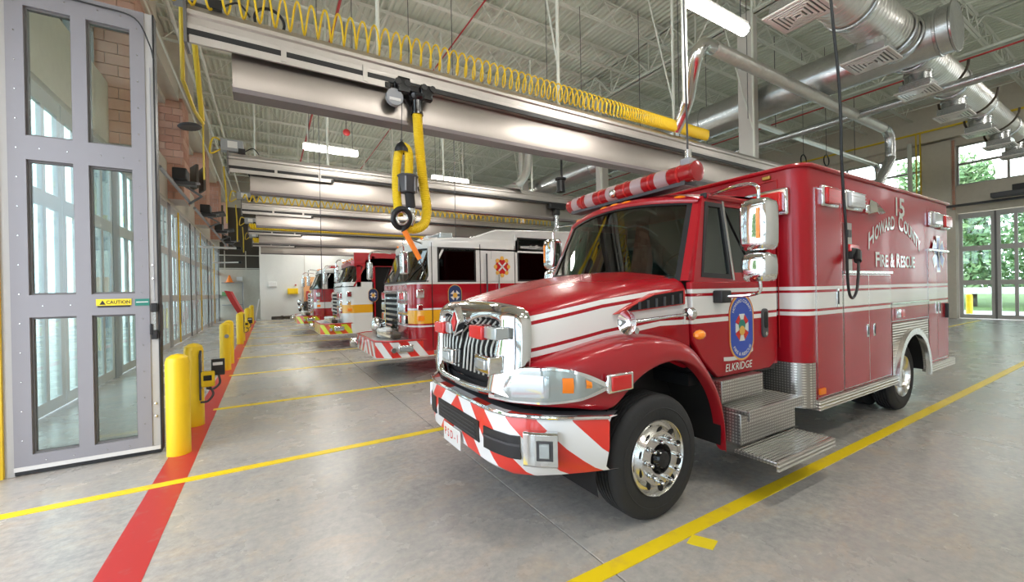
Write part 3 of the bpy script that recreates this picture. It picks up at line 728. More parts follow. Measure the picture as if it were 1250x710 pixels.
def fender(sgn):
    rows = []
    for (px, py), (bx, bz), (cx, cz), hy in F:
        d = [(bx, py+.10, bz), (bx, py+.012, bz-.002), (bx, py, bz+.02), (px*.5+(bx+cx)*.25, py-.004, bz*.5+cz*.5), (cx, py+.015, cz-.03), (cx, py+.05, cz+.012), (cx+.0, (py+hy)/2+.03, cz+.03), (cx+.02, hy+.04, cz+.015)]
        rows.append([(x, y if sgn < 0 else 2*YC-y, z) for x, y, z in d])
    return M().grid(rows).build('fender', 'red_paint', amb, sub=2)
f1 = fender(-1); fender(1)
# wheel well liner
for s in (-1, 1):
    m = M(); a1 = arc((2.62, .50), .72, 195, -10, 20)
    y0, y1 = (2.12, 2.62) if s < 0 else (3.82, 4.32)
    m.grid([[(x, y0, z) for x, z in a1], [(x, y1, z) for x, z in a1]]); m.prism(a1, 'y', y1 if s < 0 else y0, (y1+.01) if s < 0 else (y0-.01)); m.build('wheel_well', 'dark_hole', amb)
# --- grille surround + grille
gy0, gy1 = YC-.73, YC+.73
def gx(z, y): return 1.38+.075*(z-1.0)/.6+.065*(abs(y-YC)/.73)**3
sur = []
for k, (o_, i_) in enumerate(zip(
    [(-.78, .98), (-.80, 1.15), (-.785, 1.4), (-.77, 1.56), (-.70, 1.635), (-.4, 1.665), (0, 1.675), (.4, 1.665), (.70, 1.635), (.77, 1.56), (.785, 1.4), (.80, 1.15), (.78, .98), (.5, .94), (0, .93), (-.5, .94)],
    [(-.47, 1.03), (-.49, 1.15), (-.55, 1.4), (-.575, 1.50), (-.55, 1.53), (-.22, 1.545), (0, 1.40), (.22, 1.545), (.55, 1.53), (.575, 1.50), (.55, 1.4), (.49, 1.15), (.47, 1.03), (.3, 1.02), (0, 1.015), (-.3, 1.02)])):
    mid = ((o_[0]*.45+i_[0]*.55), (o_[1]*.45+i_[1]*.55))
    X = lambda p: gx(p[1], YC+p[0])
    sur.append([(X(o_)+.10, YC+o_[0]*.99, o_[1]-.01), (X(o_)+.02, YC+o_[0], o_[1]), (X(mid)-.035, YC+mid[0], mid[1]), (X(i_)-.03, YC+i_[0], i_[1]), (X(i_)+.07, YC+i_[0]*.98, i_[1])])
M().grid(sur+[sur[0]]).build('grille_surround', 'chrome', amb, sub=2)
gr = M().box(1.50, 1.53, YC-.62, YC+.62, 1.0, 1.58).build('grille_back', 'dark_hole', amb)
for sg in (-1, 1):
    for k in range(7):
        yb = sg*(.05+.42*k/6); yt = sg*(.055+.48*k/6); d = abs(yt); zt = 1.535 if d > .22 else 1.41+.125*d/.22
        M().tube([(gx(1.10, YC+yb)+.01, YC+yb, 1.10), (gx(1.3, YC+yb)+.0, YC+(yb+yt)/2, (1.10+zt)/2), (gx(zt, YC+yt)+.015, YC+yt, zt-.05), (gx(zt, YC+yt)+.07, YC+yt, zt)], [.0095, .0095, .0095, .008], 6).build('grille_bar', 'galv_light', amb)
# emblem on the nose: outlined red diamond
def diamond(x, w_, h, t): return M().add([(x, YC, 1.49+h), (x-.006, YC-w_, 1.49), (x-.01, YC, 1.49-h), (x-.006, YC+w_, 1.49), (x+t, YC, 1.49+h), (x+t, YC-w_, 1.49), (x+t, YC, 1.49-h), (x+t, YC+w_, 1.49)], [(0, 1, 2, 3), (4, 7, 6, 5), (0, 4, 5, 1), (1, 5, 6, 2), (2, 6, 7, 3), (3, 7, 4, 0)])
em = diamond(1.352, .085, .125, .06).build('nose_emblem', 'chrome', amb, bevel=.006); diamond(1.345, .05, .08, .012).build('emblem_field', 'lens_red', em)
# grille lamps: upper pair half red half clear, lower pair clear in chrome boxes
for y0, y1, yr, z0 in ((2.48, 2.67, 2.87, 1.40), (3.30, 3.42, 3.62, 1.385)):
    o = B(1.34, 1.45, y0, y1, z0, z0+.09, 'grille_lamp', 'lens_clear', amb, .01, 'red and clear warning lamp on the grille'); B(1.315, 1.43, y1-.02, yr, z0-.01, z0+.09, 'lens', 'lens_red', o, .012)
for y0, y1, z0 in ((2.55, 2.79, 1.15), (3.22, 3.44, 1.13)):
    o = B(1.32, 1.44, y0, y1, z0, z0+.13, 'grille_lamp', 'chrome', amb, .012); B(1.305, 1.35, y0+.04, y1-.03, z0+.03, z0+.105, 'lens', 'lens_clear', o, .01)
# headlamps follow the fender's plan
def plan_y(x): 
    pts = [(1.385, 2.80), (1.40, 2.72), (1.46, 2.51), (1.60, 2.29), (1.80, 2.14), (1.98, 2.08), (2.15, 2.05)]
    for (a, b), (c, d) in zip(pts, pts[1:]):
        if a <= x <= c: return b+(d-b)*(x-a)/(c-a)
    return 2.05
def hl(sgn, off, top, bot, name, mt, par, x0, x1, n=14):
    rows = []
    for i in range(n+1):
        t = i/n; x = x0+(x1-x0)*t; y = plan_y(x)-off
        zt, zb = top(t), bot(t); rows.append([(x, y+.03, zb-.004), (x-.006, y, zb), (x-.012, y-.012, (zt+zb)/2), (x-.006, y, zt), (x, y+.03, zt+.004)])
    rows = [[(x, y if sgn < 0 else 2*YC-y, z) for x, y, z in r] for r in rows]
    return M().grid(rows).build(name, mt, par)
for s in (-1, 1):
    tp = lambda t: .99+.175*min(1, t/.16)**.7+.045*sin(pi*min(1, t*1.1))-.085*t**3; bt = lambda t: .965+.02*t+.10*t**3
    h = hl(s, .012, lambda t: tp(t)+.01, lambda t: bt(t)-.01, 'headlamp', 'chrome', amb, 1.40, 2.02, 24)
    hl(s, .022, lambda t: tp(t)-.006, lambda t: bt(t)+.006, 'lens', 'lamp_glass', h, 1.415, 1.98, 24)
    hl(s, .030, lambda t: 1.03+.13*min(1, (t+.1)/.3), lambda t: .995+.02*t, 'reflector', 'lens_clear', h, 1.435, 1.62)
    hl(s, .034, lambda t: 1.15, lambda t: 1.05, 'indicator', 'orange', h, 1.69, 1.75); hl(s, .034, lambda t: 1.14-.02*t, lambda t: 1.08, 'indicator', 'amber', h, 1.82, 1.86)
# side marker on the fender
o = B(1.965, 2.21, 2.045, 2.08, 1.03, 1.16, 'side_lamp', 'chrome', amb, .01); B(1.995, 2.18, 2.035, 2.06, 1.045, 1.145, 'lens', 'lens_red', o, .008)
M().sphere((2.98, 2.06, 1.36), .05, 10, (1.3, .8, .8)).build('turn_lamp', 'amber', amb)
# --- bumper
bp = [(1.36, 0), (1.36, .30), (1.362, .5), (1.375, .62), (1.42, .78), (1.53, .92), (1.66, 1.03), (1.80, 1.12), (1.945, 1.20)]
full = [(x, -y) for x, y in bp[::-1]]+bp[1:]
us = [0]; 
for a, b in zip(full, full[1:]): us.append(us[-1]+hypot(a[0]-b[0], a[1]-b[1]))
um = us[len(us)//2]; uvd = {}
rows = []
sec = [(.06, .45, .86), (.015, .46, .95), (0, .49, .985), (-.005, .68, 1.0), (0, .86, 1.0), (.012, .885, .99), (.06, .89, .96)]
for i, (x, y) in enumerate(full):
    r = []
    for dx, z, f in sec:
        zb = z + (.05*max(0, (abs(y)-.85)/.35) if z < .6 else 0)
        v = (x+dx+(1-f)*.5, YC+y*(1 if z > .6 else .96), zb); r.append(v); uvd[tuple(round(c, 5) for c in v)] = (us[i]-um, z)
    rows.append(r)
M().grid(rows).build('bumper', 'chevron_red_white', amb, uv=lambda v: uvd[tuple(round(c, 5) for c in v)])
M().tube([(x-.004, YC+y, .888) for x, y in full], .014, 8).build('bumper_trim', 'chrome', amb)
M().grid([[(x+.02, YC+y, .885), (x+.16, YC+y*.93, .89)] for x, y in full]).build('bumper_top', 'dark_grey', amb)
def onb(u):   # point on bumper at arc distance u (negative = near side), returns x,y,tangent
    for i in range(len(us)-1):
        if us[i]-um <= u <= us[i+1]-um:
            t = (u-us[i]+um)/(us[i+1]-us[i]); a, b = full[i], full[i+1]; d = Vector((b[0]-a[0], b[1]-a[1], 0)).normalized()
            return Vector((a[0]+(b[0]-a[0])*t, YC+a[1]+(b[1]-a[1])*t, 0)), d
def patch(u0, u1, z0, z1, off, th, name, mt, par, r=.0, bev=.0):
    n = 8; m = M(); rows = []
    for k in range(n+1):
        p, d = onb(u0+(u1-u0)*k/n); nn = Vector((-d.y, d.x, 0)); nn = nn if nn.x < 0 else -nn
        a = p+nn*off; b = p+nn*(off-th); rows.append([(a.x, a.y, z0), (a.x, a.y, z1), (b.x, b.y, z1), (b.x, b.y, z0)])
    m.grid(rows, True); m.add(rows[0]+rows[-1], [(0, 1, 2, 3), (7, 6, 5, 4)]); return m.build(name, mt, par, bev)
o = patch(-.42, .42, .60, .76, .012, .03, 'air_opening', 'black', amb, bev=.004)
for k in range(4): patch(-.37, .37, .625+.032*k, .633+.032*k, .018, .01, 'opening_slat', 'dark_grey', o)
patch(-.86, -.50, .59, .75, .011, .03, 'air_opening', 'black', amb, bev=.004); patch(.50, .86, .59, .75, .011, .03, 'air_opening', 'black', amb, bev=.004)
patch(-.86, -.50, .68, .695, .017, .01, 'opening_slat', 'dark_grey', amb)
for s in (-1, 1):
    a, b = sorted((s*.90, s*1.12)); o = patch(a, b, .57, .80, .06, .08, 'fog_lamp', 'chrome', amb, bev=.015); patch(a+.03, b-.08, .62, .75, .066, .01, 'lamp_recess', 'dark_grey', o); patch(a+.055, b-.10, .635, .735, .075, .02, 'lens', 'lens_clear', o, bev=.01)
# licence plate
pl_ = B(1.335, 1.345, YC-.1, YC+.26, .43, .59, 'licence_plate', 'white_paint', amb, .004)
text('P S D - 1', 'plate_text', 'lens_red', amb, (1.334, YC+.08, .485), (0, -1, 0), EZ, .07, .28, None, .001, bold=.01)
# --- cab: doors, pillars, roof, glass
def side(y0, lean, m_, poly, th, zref=1.82):  # polygon in x,z with inward lean above the belt
    pass
def yl(z, s=-1):       # side surface y at height z
    d = 2.2+max(0, z-1.80)*.14
    return d if s < 0 else 2*YC-d
def sheet(poly, s, off, th, name, mt, par, hole=None, bev=0, sub=0):
    n = len(poly); m = M()
    P = lambda p, e: (p[0], yl(p[1], s)+(e if s < 0 else -e), p[1])
    if hole:
        vs = [P(p, o_) for o_ in (off, off+th) for q in (poly, hole) for p in q]; fs = []
        for i in range(n):
            j = (i+1) % n; fs += [(i, j, n+j, n+i), (2*n+i, 3*n+i, 3*n+j, 2*n+j), (i, 2*n+i, 2*n+j, j), (n+i, n+j, 3*n+j, 3*n+i)]
        m.add(vs, fs)
    else: m.add([P(p, off) for p in poly]+[P(p, off+th) for p in poly], [tuple(range(n)), tuple(range(n, 2*n))[::-1]]+[(i, (i+1) % n, n+(i+1) % n, n+i) for i in range(n)])
    return m.build(name, mt, par, bev)
for s in (-1, 1):
    door = sheet([(3.07, 1.79), (3.07, 1.3), (3.2, 1.12), (3.42, .935), (4.28, .925), (4.39, .98), (4.43, 1.2), (4.43, 1.79)], s, -.012, .06, 'cab_door', 'amb_striped', amb, bev=.012)
    # window frame: outer outline and two glass holes
    def q(p, n=5): return p
    outer = [(3.10, 1.79), (4.43, 1.79), (4.43, 2.54), (3.40, 2.54)]
    dense = lambda P, k=6: [(P[i][0]+(P[(i+1) % len(P)][0]-P[i][0])*j/k, P[i][1]+(P[(i+1) % len(P)][1]-P[i][1])*j/k) for i in range(len(P)) for j in range(k)]
    sheet(dense([(3.10, 1.785), (3.69, 1.785), (3.69, 2.57), (3.40, 2.57)]), s, -.008, .04, 'window_frame', 'red_paint', door, hole=dense([(3.23, 1.85), (3.63, 1.83), (3.655, 2.50), (3.44, 2.50)]))
    sheet(dense([(3.69, 1.785), (4.43, 1.785), (4.43, 2.57), (3.69, 2.57)]), s, -.008, .04, 'window_frame', 'red_paint', door, hole=dense([(3.72, 1.87), (4.34, 1.87), (4.34, 2.50), (3.70, 2.50)]))
    sheet(dense([(3.21, 1.83), (3.65, 1.81), (3.675, 2.52), (3.42, 2.52)]), s, -.014, .02, 'window_seal', 'black', door, hole=dense([(3.25, 1.87), (3.625, 1.855), (3.64, 2.48), (3.455, 2.48)]))
    sheet([(3.22, 1.84), (3.64, 1.82), (3.66, 2.51), (3.43, 2.51)], s, .0, .008, 'quarter_glass', 'glass_truck', door); sheet([(3.71, 1.86), (4.35, 1.86), (4.35, 2.51), (3.69, 2.51)], s, .004, .008, 'door_glass', 'glass_truck', door)
    sheet([(3.66, 1.80), (3.69, 1.80), (3.70, 2.55), (3.67, 2.55)], s, -.02, .02, 'window_bar', 'chrome_soft', door)
    o = sheet(rrect(4.13, 4.23, 1.24, 1.52, .04), s, -.03, .03, 'door_handle', 'dark_grey', door, bev=.005); sheet(rrect(4.155, 4.205, 1.33, 1.49, .02), s, -.036, .012, 'handle_recess', 'black_gloss', o); sheet(arc((4.18, 1.275), .02, 0, 330, 10), s, -.037, .012, 'key_lock', 'chrome', o)
B(4.36, 4.40, 2.26, 4.18, 1.0, 2.58, 'cab_liner', 'seat_fabric', amb)
sill = B(3.06, 4.45, 2.23, 4.2, .90, 1.0, 'cab_floor', 'black', amb)
B(4.40, 4.48, 2.22, 4.22, .95, 2.5, 'cab_back', 'red_paint', amb)
B(3.45, 4.35, 2.3, 4.14, 1.0, 1.08, 'cab_mat', 'dash', amb)
# windshield (curved, raked)
def ws(t, v, o=0):      # t -1..1 across, v 0..1 up
    xb = 2.93+.13*t*t; xt = 3.22+.17*t*t; z = 1.80+v*(.80-.08*t*t); hw = .985-.10*v
    return (xb+(xt-xb)*v-o, YC+t*hw, z)
T = [i/12 for i in range(-12, 13)]
M().grid([[ws(t, v) for v in (0, .25, .5, .75, 1)] for t in [x*.97 for x in T]]).build('windshield', 'glass_truck', amb)
def strip(f0, f1, name, mt, o=.012, n=24): return M().grid([[ws(*f0(k/n), o), ws(*f1(k/n), o)] for k in range(n+1)]).build(name, mt, amb)
strip(lambda k: (-.97+1.94*k, 0), lambda k: (-.97+1.94*k, .05), 'windshield_seal', 'black'); strip(lambda k: (-.97+1.94*k, .955), lambda k: (-.97+1.94*k, 1), 'windshield_seal', 'black')
for s in (-1, 1): strip(lambda k: (s*.965, k), lambda k: (s*.91, k), 'windshield_seal', 'black', n=8)
for s in (-1, 1):      # A pillars
    rows = []
    for k in range(9):
        v = k/8; a = Vector(ws(s*.96, v, .014)); b = Vector(ws(s*1.0, v, -.0)); zz = a.z
        e = Vector((3.16+.30*v, yl(zz, s), zz)); rows.append([a, b+Vector((0, s*.02, 0)), e+Vector((.05, s*.0, 0)), e+Vector((.05, -s*.06, 0))])
    M().grid(rows).build('pillar', 'red_paint', amb)
# roof
rows = []
for t in T:
    f = ws(t, 1); e = 1-abs(t)**6
    yy = lambda hw: YC+t*hw
    z0 = f[2]
    rows.append([(f[0]-.02, yy(.90), z0-.015), (f[0]-.045, yy(.91), z0+.025), (f[0]+.06, yy(.915), z0+.05+.03*e), (f[0]+.35, yy(.92), z0+.075+.035*e), (4.0, yy(.93), 2.63+.06*e), (4.45, yy(.93), 2.63+.06*e), (4.46, yy(.93), 2.5)])
M().grid(rows).build('cab_roof', 'red_paint', amb, sub=1)
for s in (-1, 1): M().tube([(3.44, YC+s*.925, 2.57), (4.45, YC+s*.935, 2.575)], .028, 8).build('roof_gutter', 'red_paint', amb)
for t, nm in ((-.80, 0), (-.18, 0), (0, 0), (.18, 0), (.78, 0)):
    x, y, z = ws(t, 1); M().sphere((x+.02, y, z+.035), .06, 12, (.7, 1.3, .38)).build('marker_lamp', 'amber', amb)
# light bar across the roof
lb = M().tube([(3.37-.03*(1-((k-8)/8.)**2), YC-.86+1.76*k/16, 2.80) for k in range(17)], .085, 16)
lbo = lb.build('light_bar', 'bar_red', amb)
for t in (-.56, -.26, .10, .46, .72):
    y = YC+t; x = 3.37-.03*(1-(t/.9)**2); M().tube([(x, y-.07, 2.80), (x, y+.07, 2.80)], .0875, 16).build('clear_section', 'bar_clear', lbo)
for t in (-.74, -.42, -.1, .28, .6):
    y = YC+t; x = 3.37-.03*(1-(t/.9)**2); M().tube([(x, y-.012, 2.80), (x, y+.012, 2.80)], .089, 16).build('bar_joint', 'red_gloss', lbo)
M().box(3.32, 3.48, YC-.8, YC+.84, 2.69, 2.73).build('bar_mount', 'dark_grey', lbo); M().sphere((3.26, YC+.05, 2.78), .05, 12).build('front_flasher', 'chrome_soft', lbo)
M().lathe((3.37, YC-.86, 2.80), (0, -1, 0), [(0, .085), (.04, .095), (.05, .05), (.05, .001)], 16).build('end_cap', 'bar_red', lbo)
# interior
B(3.05, 3.55, 2.32, 4.12, 1.5, 1.86, 'dashboard', 'dash', amb, .05)
M().tube([(3.62+.06*cos(a), 2.72+.22*sin(a), 1.90+.20*cos(a)) for a in [2*pi*k/24 for k in range(24)]], .016, 6, closed=True).build('steering_wheel', 'black', amb)
M().tube([(3.5, 2.72, 1.75), (3.62, 2.72, 1.9)], .03, 8).build('steering_column', 'black', amb)
for y in (2.72, 3.72): 
    B(3.8, 4.25, y-.25, y+.25, 1.1, 1.5, 'seat', 'seat_fabric', amb, .05); B(4.2, 4.34, y-.24, y+.24, 1.5, 2.3, 'seat_back', 'seat_fabric', amb, .05)
# wipers
for y0, y1 in ((2.75, 3.35), (3.45, 4.02)):
    M().tube([(2.93, y0, 1.875), (2.92, (y0+y1)/2, 1.90), (2.99, y1, 1.91)], .009, 5).build('wiper', 'black', amb)
# hood side vent
m = M(); V = lambda x, z: (x, YC-(.90+.11*(x-2.15)/.85)-.012, z)
o = M().add([V(2.28, 1.545), V(3.0, 1.60), V(3.0, 1.735), V(2.66, 1.70), V(2.42, 1.61)]+[(v[0], v[1]+.05, v[2]) for v in (V(2.28, 1.545), V(3.0, 1.60), V(3.0, 1.735), V(2.66, 1.70), V(2.42, 1.61))], [(0, 1, 2, 3, 4), (5, 9, 8, 7, 6)]+[(i, (i+1) % 5, 5+(i+1) % 5, 5+i) for i in range(5)]).build('hood_vent', 'red_gloss', amb, .008)
M().add([(v[0], v[1]-.006, v[2]) for v in (V(2.38, 1.565), V(2.97, 1.61), V(2.97, 1.718), V(2.66, 1.685), V(2.46, 1.61))], [(0, 1, 2, 3, 4)]).build('vent_opening', 'dark_hole', o, smooth=False, orient=False)
for k in range(6):
    x = 2.50+.085*k; v = V(x, 1.60+.01*k); M().box(x, x+.02, v[1]-.016, v[1]-.004, 1.578+.006*k, 1.635+.012*k).build('vent_fin', 'dark_grey', o)
# air horn
h = M().lathe((2.27, 2.10, 1.50), (-1, 0, 0), [(0, .02), (.02, .035), (.045, .06), (.06, .085), (.066, .088), (.06, .078), (.03, .04), (.02, .012), (.02, .001)], 24).build('air_horn', 'chrome', amb)
M().tube([(2.27, 2.10, 1.50), (2.95, 2.14, 1.525)], [.016, .012], 10).build('horn_tube', 'chrome', h); M().lathe((2.93, 2.14, 1.525), (1, 0, 0), [(0, .02), (.01, .05), (.06, .055), (.08, .04), (.085, .001)], 16).build('horn_driver', 'chrome_soft', h)
M().tube([(2.33, 2.12, 1.43), (2.33, 2.2, 1.43)], .025, 8).build('horn_mount', 'chrome', h); M().tube([(2.9, 2.14, 1.45), (2.9, 2.14, 1.52)], .012, 6).build('horn_bracket', 'chrome', h)
# mirrors
def mirror(s):
    Y = lambda y: y if s < 0 else 2*YC-y
    mm = M(); x0, x1, ya, yb = 3.30, 3.50, 1.70, 1.94
    sy = [(ya, yb, 1.95, 2.47), (ya+.01, yb-.01, 1.78-.0, 1.93)]
    hd = None
    for a, b, z0, z1 in ((1.70, 1.95, 2.03, 2.44), (1.71, 1.94, 1.78, 2.01)):
        rows = []
        for z, f in ((z0, .72), (z0+.02, .93), (z0+.06, 1), ((z0+z1)/2, 1.02), (z1-.06, 1), (z1-.02, .93), (z1, .72)):
            cx, cy = 3.43, (a+b)/2; hw, hd_ = .10*f, (b-a)/2*f
            rows.append([(cx+hw*(1 if u > 0 else 1)*u, Y(cy+hd_*v), z) for u, v in ((-.55, 1), (-.95, .75), (-1.1, 0), (-.95, -.75), (-.55, -1), (.6, -1), (.75, -.8), (.75, .8), (.6, 1))])
        mm.grid(rows, True); mm.add(rows[0]+rows[-1], [tuple(range(9)), tuple(range(9, 18))])
    o = mm.build('mirror', 'chrome', amb, bevel=.01)
    M().box(3.505, 3.51, Y(1.73), Y(1.92), 2.07, 2.40).build('mirror_glass', 'chrome_soft', o)
    M().box(3.315, 3.34, Y(1.76), Y(1.785), 2.12, 2.36).build('mirror_marker', 'amber', o)
    M().tube(smooth_path([(3.44, Y(1.83), 1.80), (3.46, Y(1.84), 1.70), (3.46, Y(1.95), 1.665), (3.42, Y(2.18), 1.655)]), .014, 8).build('mirror_arm', 'chrome', o)
    M().tube(smooth_path([(3.44, Y(1.83), 2.42), (3.44, Y(1.84), 2.56), (3.45, Y(2.0), 2.60), (3.5, Y(2.32), 2.58)]), .014, 8).build('mirror_arm', 'chrome', o)
    M().box(3.36, 3.50, Y(2.10), Y(2.19), 1.60, 1.71).build('mirror_bracket', 'black', o, bevel=.01)
    M().box(3.42, 3.72, Y(2.28), Y(2.34), 2.55, 2.60).build('mirror_bracket', 'black', o, bevel=.01)
mirror(-1); mirror(1)
# door crest: tall blue oval in a gold rim, small cross in the middle, ribbon and town name below
cx, cz, yy = 3.79, 1.36, 2.2-.014
def oval(w_, h, y, mt, par, nm): 
    pts = [(cx+w_*cos(a), cz+(h-w_)*(1 if sin(a) >= 0 else -1)+w_*sin(a)) for a in [2*pi*(k+.5)/36 for k in range(36)]]
    return M().prism(pts, 'y', y-.0015, y+.001).build(nm, mt, par, smooth=False)
cr = oval(.205, .315, yy, 'red_gloss', amb, 'door_crest'); oval(.195, .305, yy-.0015, 'gold', cr, 'crest_rim'); oval(.18, .288, yy-.003, 'blue', cr, 'crest_field')
m = M().use('white_paint').use('sticker_green').use('gold').use('lens_red')
for k in range(8):
    a = 2*pi*k/8; m.use(['white_paint', 'lens_red'][k % 2]); ca, sa = cos(a), sin(a)
    m.add([(cx+ca*.03-sa*.02, yy-.0052, cz+sa*.03+ca*.02), (cx+ca*.105-sa*.045, yy-.0052, cz+sa*.125+ca*.045), (cx+ca*.105+sa*.045, yy-.0052, cz+sa*.125-ca*.045), (cx+ca*.03+sa*.02, yy-.0052, cz+sa*.03-ca*.02)], [(0, 1, 2, 3)])
m.use('sticker_green'); r_ = m.ring((cx, yy-.006, cz+.02), (0, 1, 0), .055, 16); m.add(r_, [tuple(range(16))]); m.use('gold'); r_ = m.ring((cx, yy-.0065, cz-.03), (0, 1, 0), .045, 16); m.add(r_, [tuple(range(16))])
m.build('crest_cross', None, cr, smooth=False, orient=False)
def up_arc(u, t): a = u/.155; return (.135+t)*sin(a), (.135+t)*cos(a)
text('HOWARD COUNTY', 'crest_text', 'white_paint', amb, (cx, yy, cz+.10), EX, EZ, .03, .40, up_arc, .006, bold=.02)
def dn_arc(u, t): a = u/.17; return (.168-t)*sin(a), -(.168-t)*cos(a)
text('FIRE & RESCUE', 'crest_text', 'white_paint', amb, (cx, yy, cz-.095), EX, EZ, .03, .36, dn_arc, .006, bold=.02)
M().grid([[(3.50+.47*t, yy-.002, 1.075-.03*sin(pi*t)+.05*t), (3.50+.47*t, yy-.002, 1.11-.03*sin(pi*t)+.05*t)] for t in [k/12 for k in range(13)]]).build('ribbon', 'louver', amb)
text('ELKRIDGE', 'town_name', 'white_paint', amb, (3.73, yy, .975), EX, EZ, .07, .42, lambda u, t: (u+t*.15, t), .004, bold=.008)
# ================================================================ OPEN FOLDED DOOR, BOLLARDS
fd = thing('folding_door', (-2.24, 6.0, 0), 'grey steel door leaf folded open in the left foreground, with yellow caution sticker', 'door')
zb = [.2, 1.565, 1.79, 3.145, 3.385, 4.68]
X0, X1, YF = -2.17, -1.06, 6.0
m = M(); cx_ = [X0, -2.045, -1.71, -1.595, -1.25, -1.13]
for a, b in ((X0, cx_[1]), (cx_[2], cx_[3]), (cx_[4], cx_[5])): m.box(a, b, YF-.03, YF+.07, .06, 4.90)
for a, b in ((.06, zb[0]), (zb[1], zb[2]), (zb[3], zb[4]), (zb[5], 4.90)):
    for p, q in ((cx_[1], cx_[2]), (cx_[3], cx_[4])): m.box(p, q, YF-.03, YF+.07, a, b)
m.build('leaf_frame', 'door_frame', fd, smooth=False)
for x0, x1 in ((cx_[1], cx_[2]), (cx_[3], cx_[4])):
    for a, b in ((zb[0], zb[1]), (zb[2], zb[3]), (zb[4], zb[5])):
        B(x0-.01, x1+.01, YF+.015, YF+.023, a-.01, b+.01, 'pane', 'glass_door', fd)
        M().frame([(x0-.005, a-.005), (x1+.005, a-.005), (x1+.005, b+.005), (x0-.005, b+.005)], [(x0+.018, a+.02), (x1-.01, a+.02), (x1-.01, b-.02), (x0+.018, b-.02)], 'y', YF-.0, YF+.05).build('glazing_seal', 'dark_frame', fd, smooth=False)
B(-1.13, -1.06, YF-.02, YF+.06, .06, 4.9, 'edge_stile', 'door_frame_light', fd); B(-1.06, -1.045, YF-.03, YF+.09, .03, 4.9, 'rubber_edge', 'black', fd)
B(-2.24, -2.17, YF-.01, YF+.06, .0, 4.95, 'jamb_post', 'door_frame_light', fd); B(-2.36, -2.24, YF-.04, YF+.10, 0, 5.2, 'yellow_post', 'yellow', fd)
B(X0, -1.06, YF-.04, YF-.025, .05, .09, 'sweep', 'louver', fd); B(X0, -1.06, YF-.02, YF+.06, .01, .06, 'floor_seal', 'black', fd)
rv = None
for z in [.35+.29*k for k in range(16)]:
    for x in (-2.11, -1.19, ):
        if rv is None: rv = M().sphere((x, YF-.03, z), .009, 6).build('rivet', 'chrome_soft', fd); rz = (x, z)
        else: o = rv.copy(); COL.objects.link(o); o.parent = fd; o.location = (x-rz[0], 0, z-rz[1])
for z in (.13, 1.68, 3.26, 4.8):
    for x in (-1.95, -1.75, -1.5, -1.32): o = rv.copy(); COL.objects.link(o); o.parent = fd; o.location = (x-rz[0], 0, z-rz[1])
for z in (.40, .55, 1.9, 2.05): o = rv.copy(); COL.objects.link(o); o.parent = fd; o.location = (-1.10-rz[0], 0, z-rz[1]); o.scale = (2, 2, 2); o.location = (-1.10-rz[0]*2+2*0+ (rz[0]+2.24)*0 , 0, z-rz[1]*2)
for o in [c for c in fd.children if c.name.startswith('rivet') and c.scale[0] > 1.5]: bpy.data.objects.remove(o)
for z in (.42, .56, 1.95, 2.1): M().sphere((-1.095, YF-.025, z), .016, 8).build('bolt', 'chrome_soft', fd)
M().box(-1.10, -1.075, YF-.05, YF-.02, 1.32, 1.68).build('latch_plate', 'chrome_soft', fd)
M().box(-1.115, -1.06, YF-.075, YF-.04, 1.28, 1.38).box(-1.115, -1.06, YF-.075, YF-.04, 1.58, 1.68).box(-1.125, -1.10, YF-.08, YF-.05, 1.33, 1.45).build('latch_block', 'black', fd, bevel=.006)
M().tube([(-1.085, YF-.035, 1.7), (-1.085, YF-.035, 4.3)], .005, 6).build('latch_rod', 'mid_grey', fd)
M().box(-1.56, -1.28, YF-.036, YF-.029, 1.665, 1.735).build('caution_sticker', 'sticker_yellow', fd); B(-1.55, -1.29, YF-.0375, YF-.0355, 1.648, 1.664, 'sticker_strip', 'black', fd)
B(-1.25, -1.13, YF-.036, YF-.029, 1.655, 1.73, 'green_sticker', 'sticker_green', fd); B(-1.24, -1.14, YF-.038, YF-.0355, 1.69, 1.70, 'sticker_strip', 'white_paint', fd)
text('CAUTION', 'sticker_text', 'black', fd, (-1.385, YF-.037, 1.683), (1, 0, 0), (0, 0, 1), .036, .19, None, .001, bold=.015)
text('CRUSH POINT', 'sticker_text', 'white_paint', fd, (-1.42, YF-.038, 1.652), (1, 0, 0), (0, 0, 1), .009, .2, None, .001) if False else None
M().add([(-1.535, YF-.037, 1.675), (-1.485, YF-.037, 1.675), (-1.51, YF-.037, 1.722)], [(0, 1, 2)]).build('warning_triangle', 'black', fd, smooth=False, orient=False)
M().tube(smooth_path([(-2.2, YF-.05, 4.82), (-1.9, YF-.05, 4.84), (-1.5, YF-.05, 4.84), (-1.2, YF-.06, 4.80), (-1.08, YF-.06, 4.55), (-1.05, YF-.05, 4.40)]), .008, 6).build('door_cable', 'black', fd)
# a second, folded-back leaf edge of the same bay is the jamb steel on the pier
bl = ['front yellow bollard beside the open grey door, nearest to the camera', 'yellow bollard with two push button boxes just behind the front one', 'third yellow bollard from the camera, with a small round badge', 'fourth yellow bollard, half hidden behind the one with the badge', 'fifth yellow bollard from the camera along the red line', 'sixth yellow bollard along the red line, cable loop beside it', 'seventh yellow bollard along the red line', 'eighth yellow bollard along the red line', 'ninth yellow bollard, farthest pair at the back wall', 'last yellow bollard before the back wall']
bys = [5.83, 6.98, 11.7, 12.75, 17.55, 18.7, 23.4, 24.5, 29.3, 30.4]
bz = []
for y, l in zip(bys, bl):
    o = bollard(0, 0, l, 'indoor bollards along the red line'); o.location = (-.88, y, 0); bz.append(o)
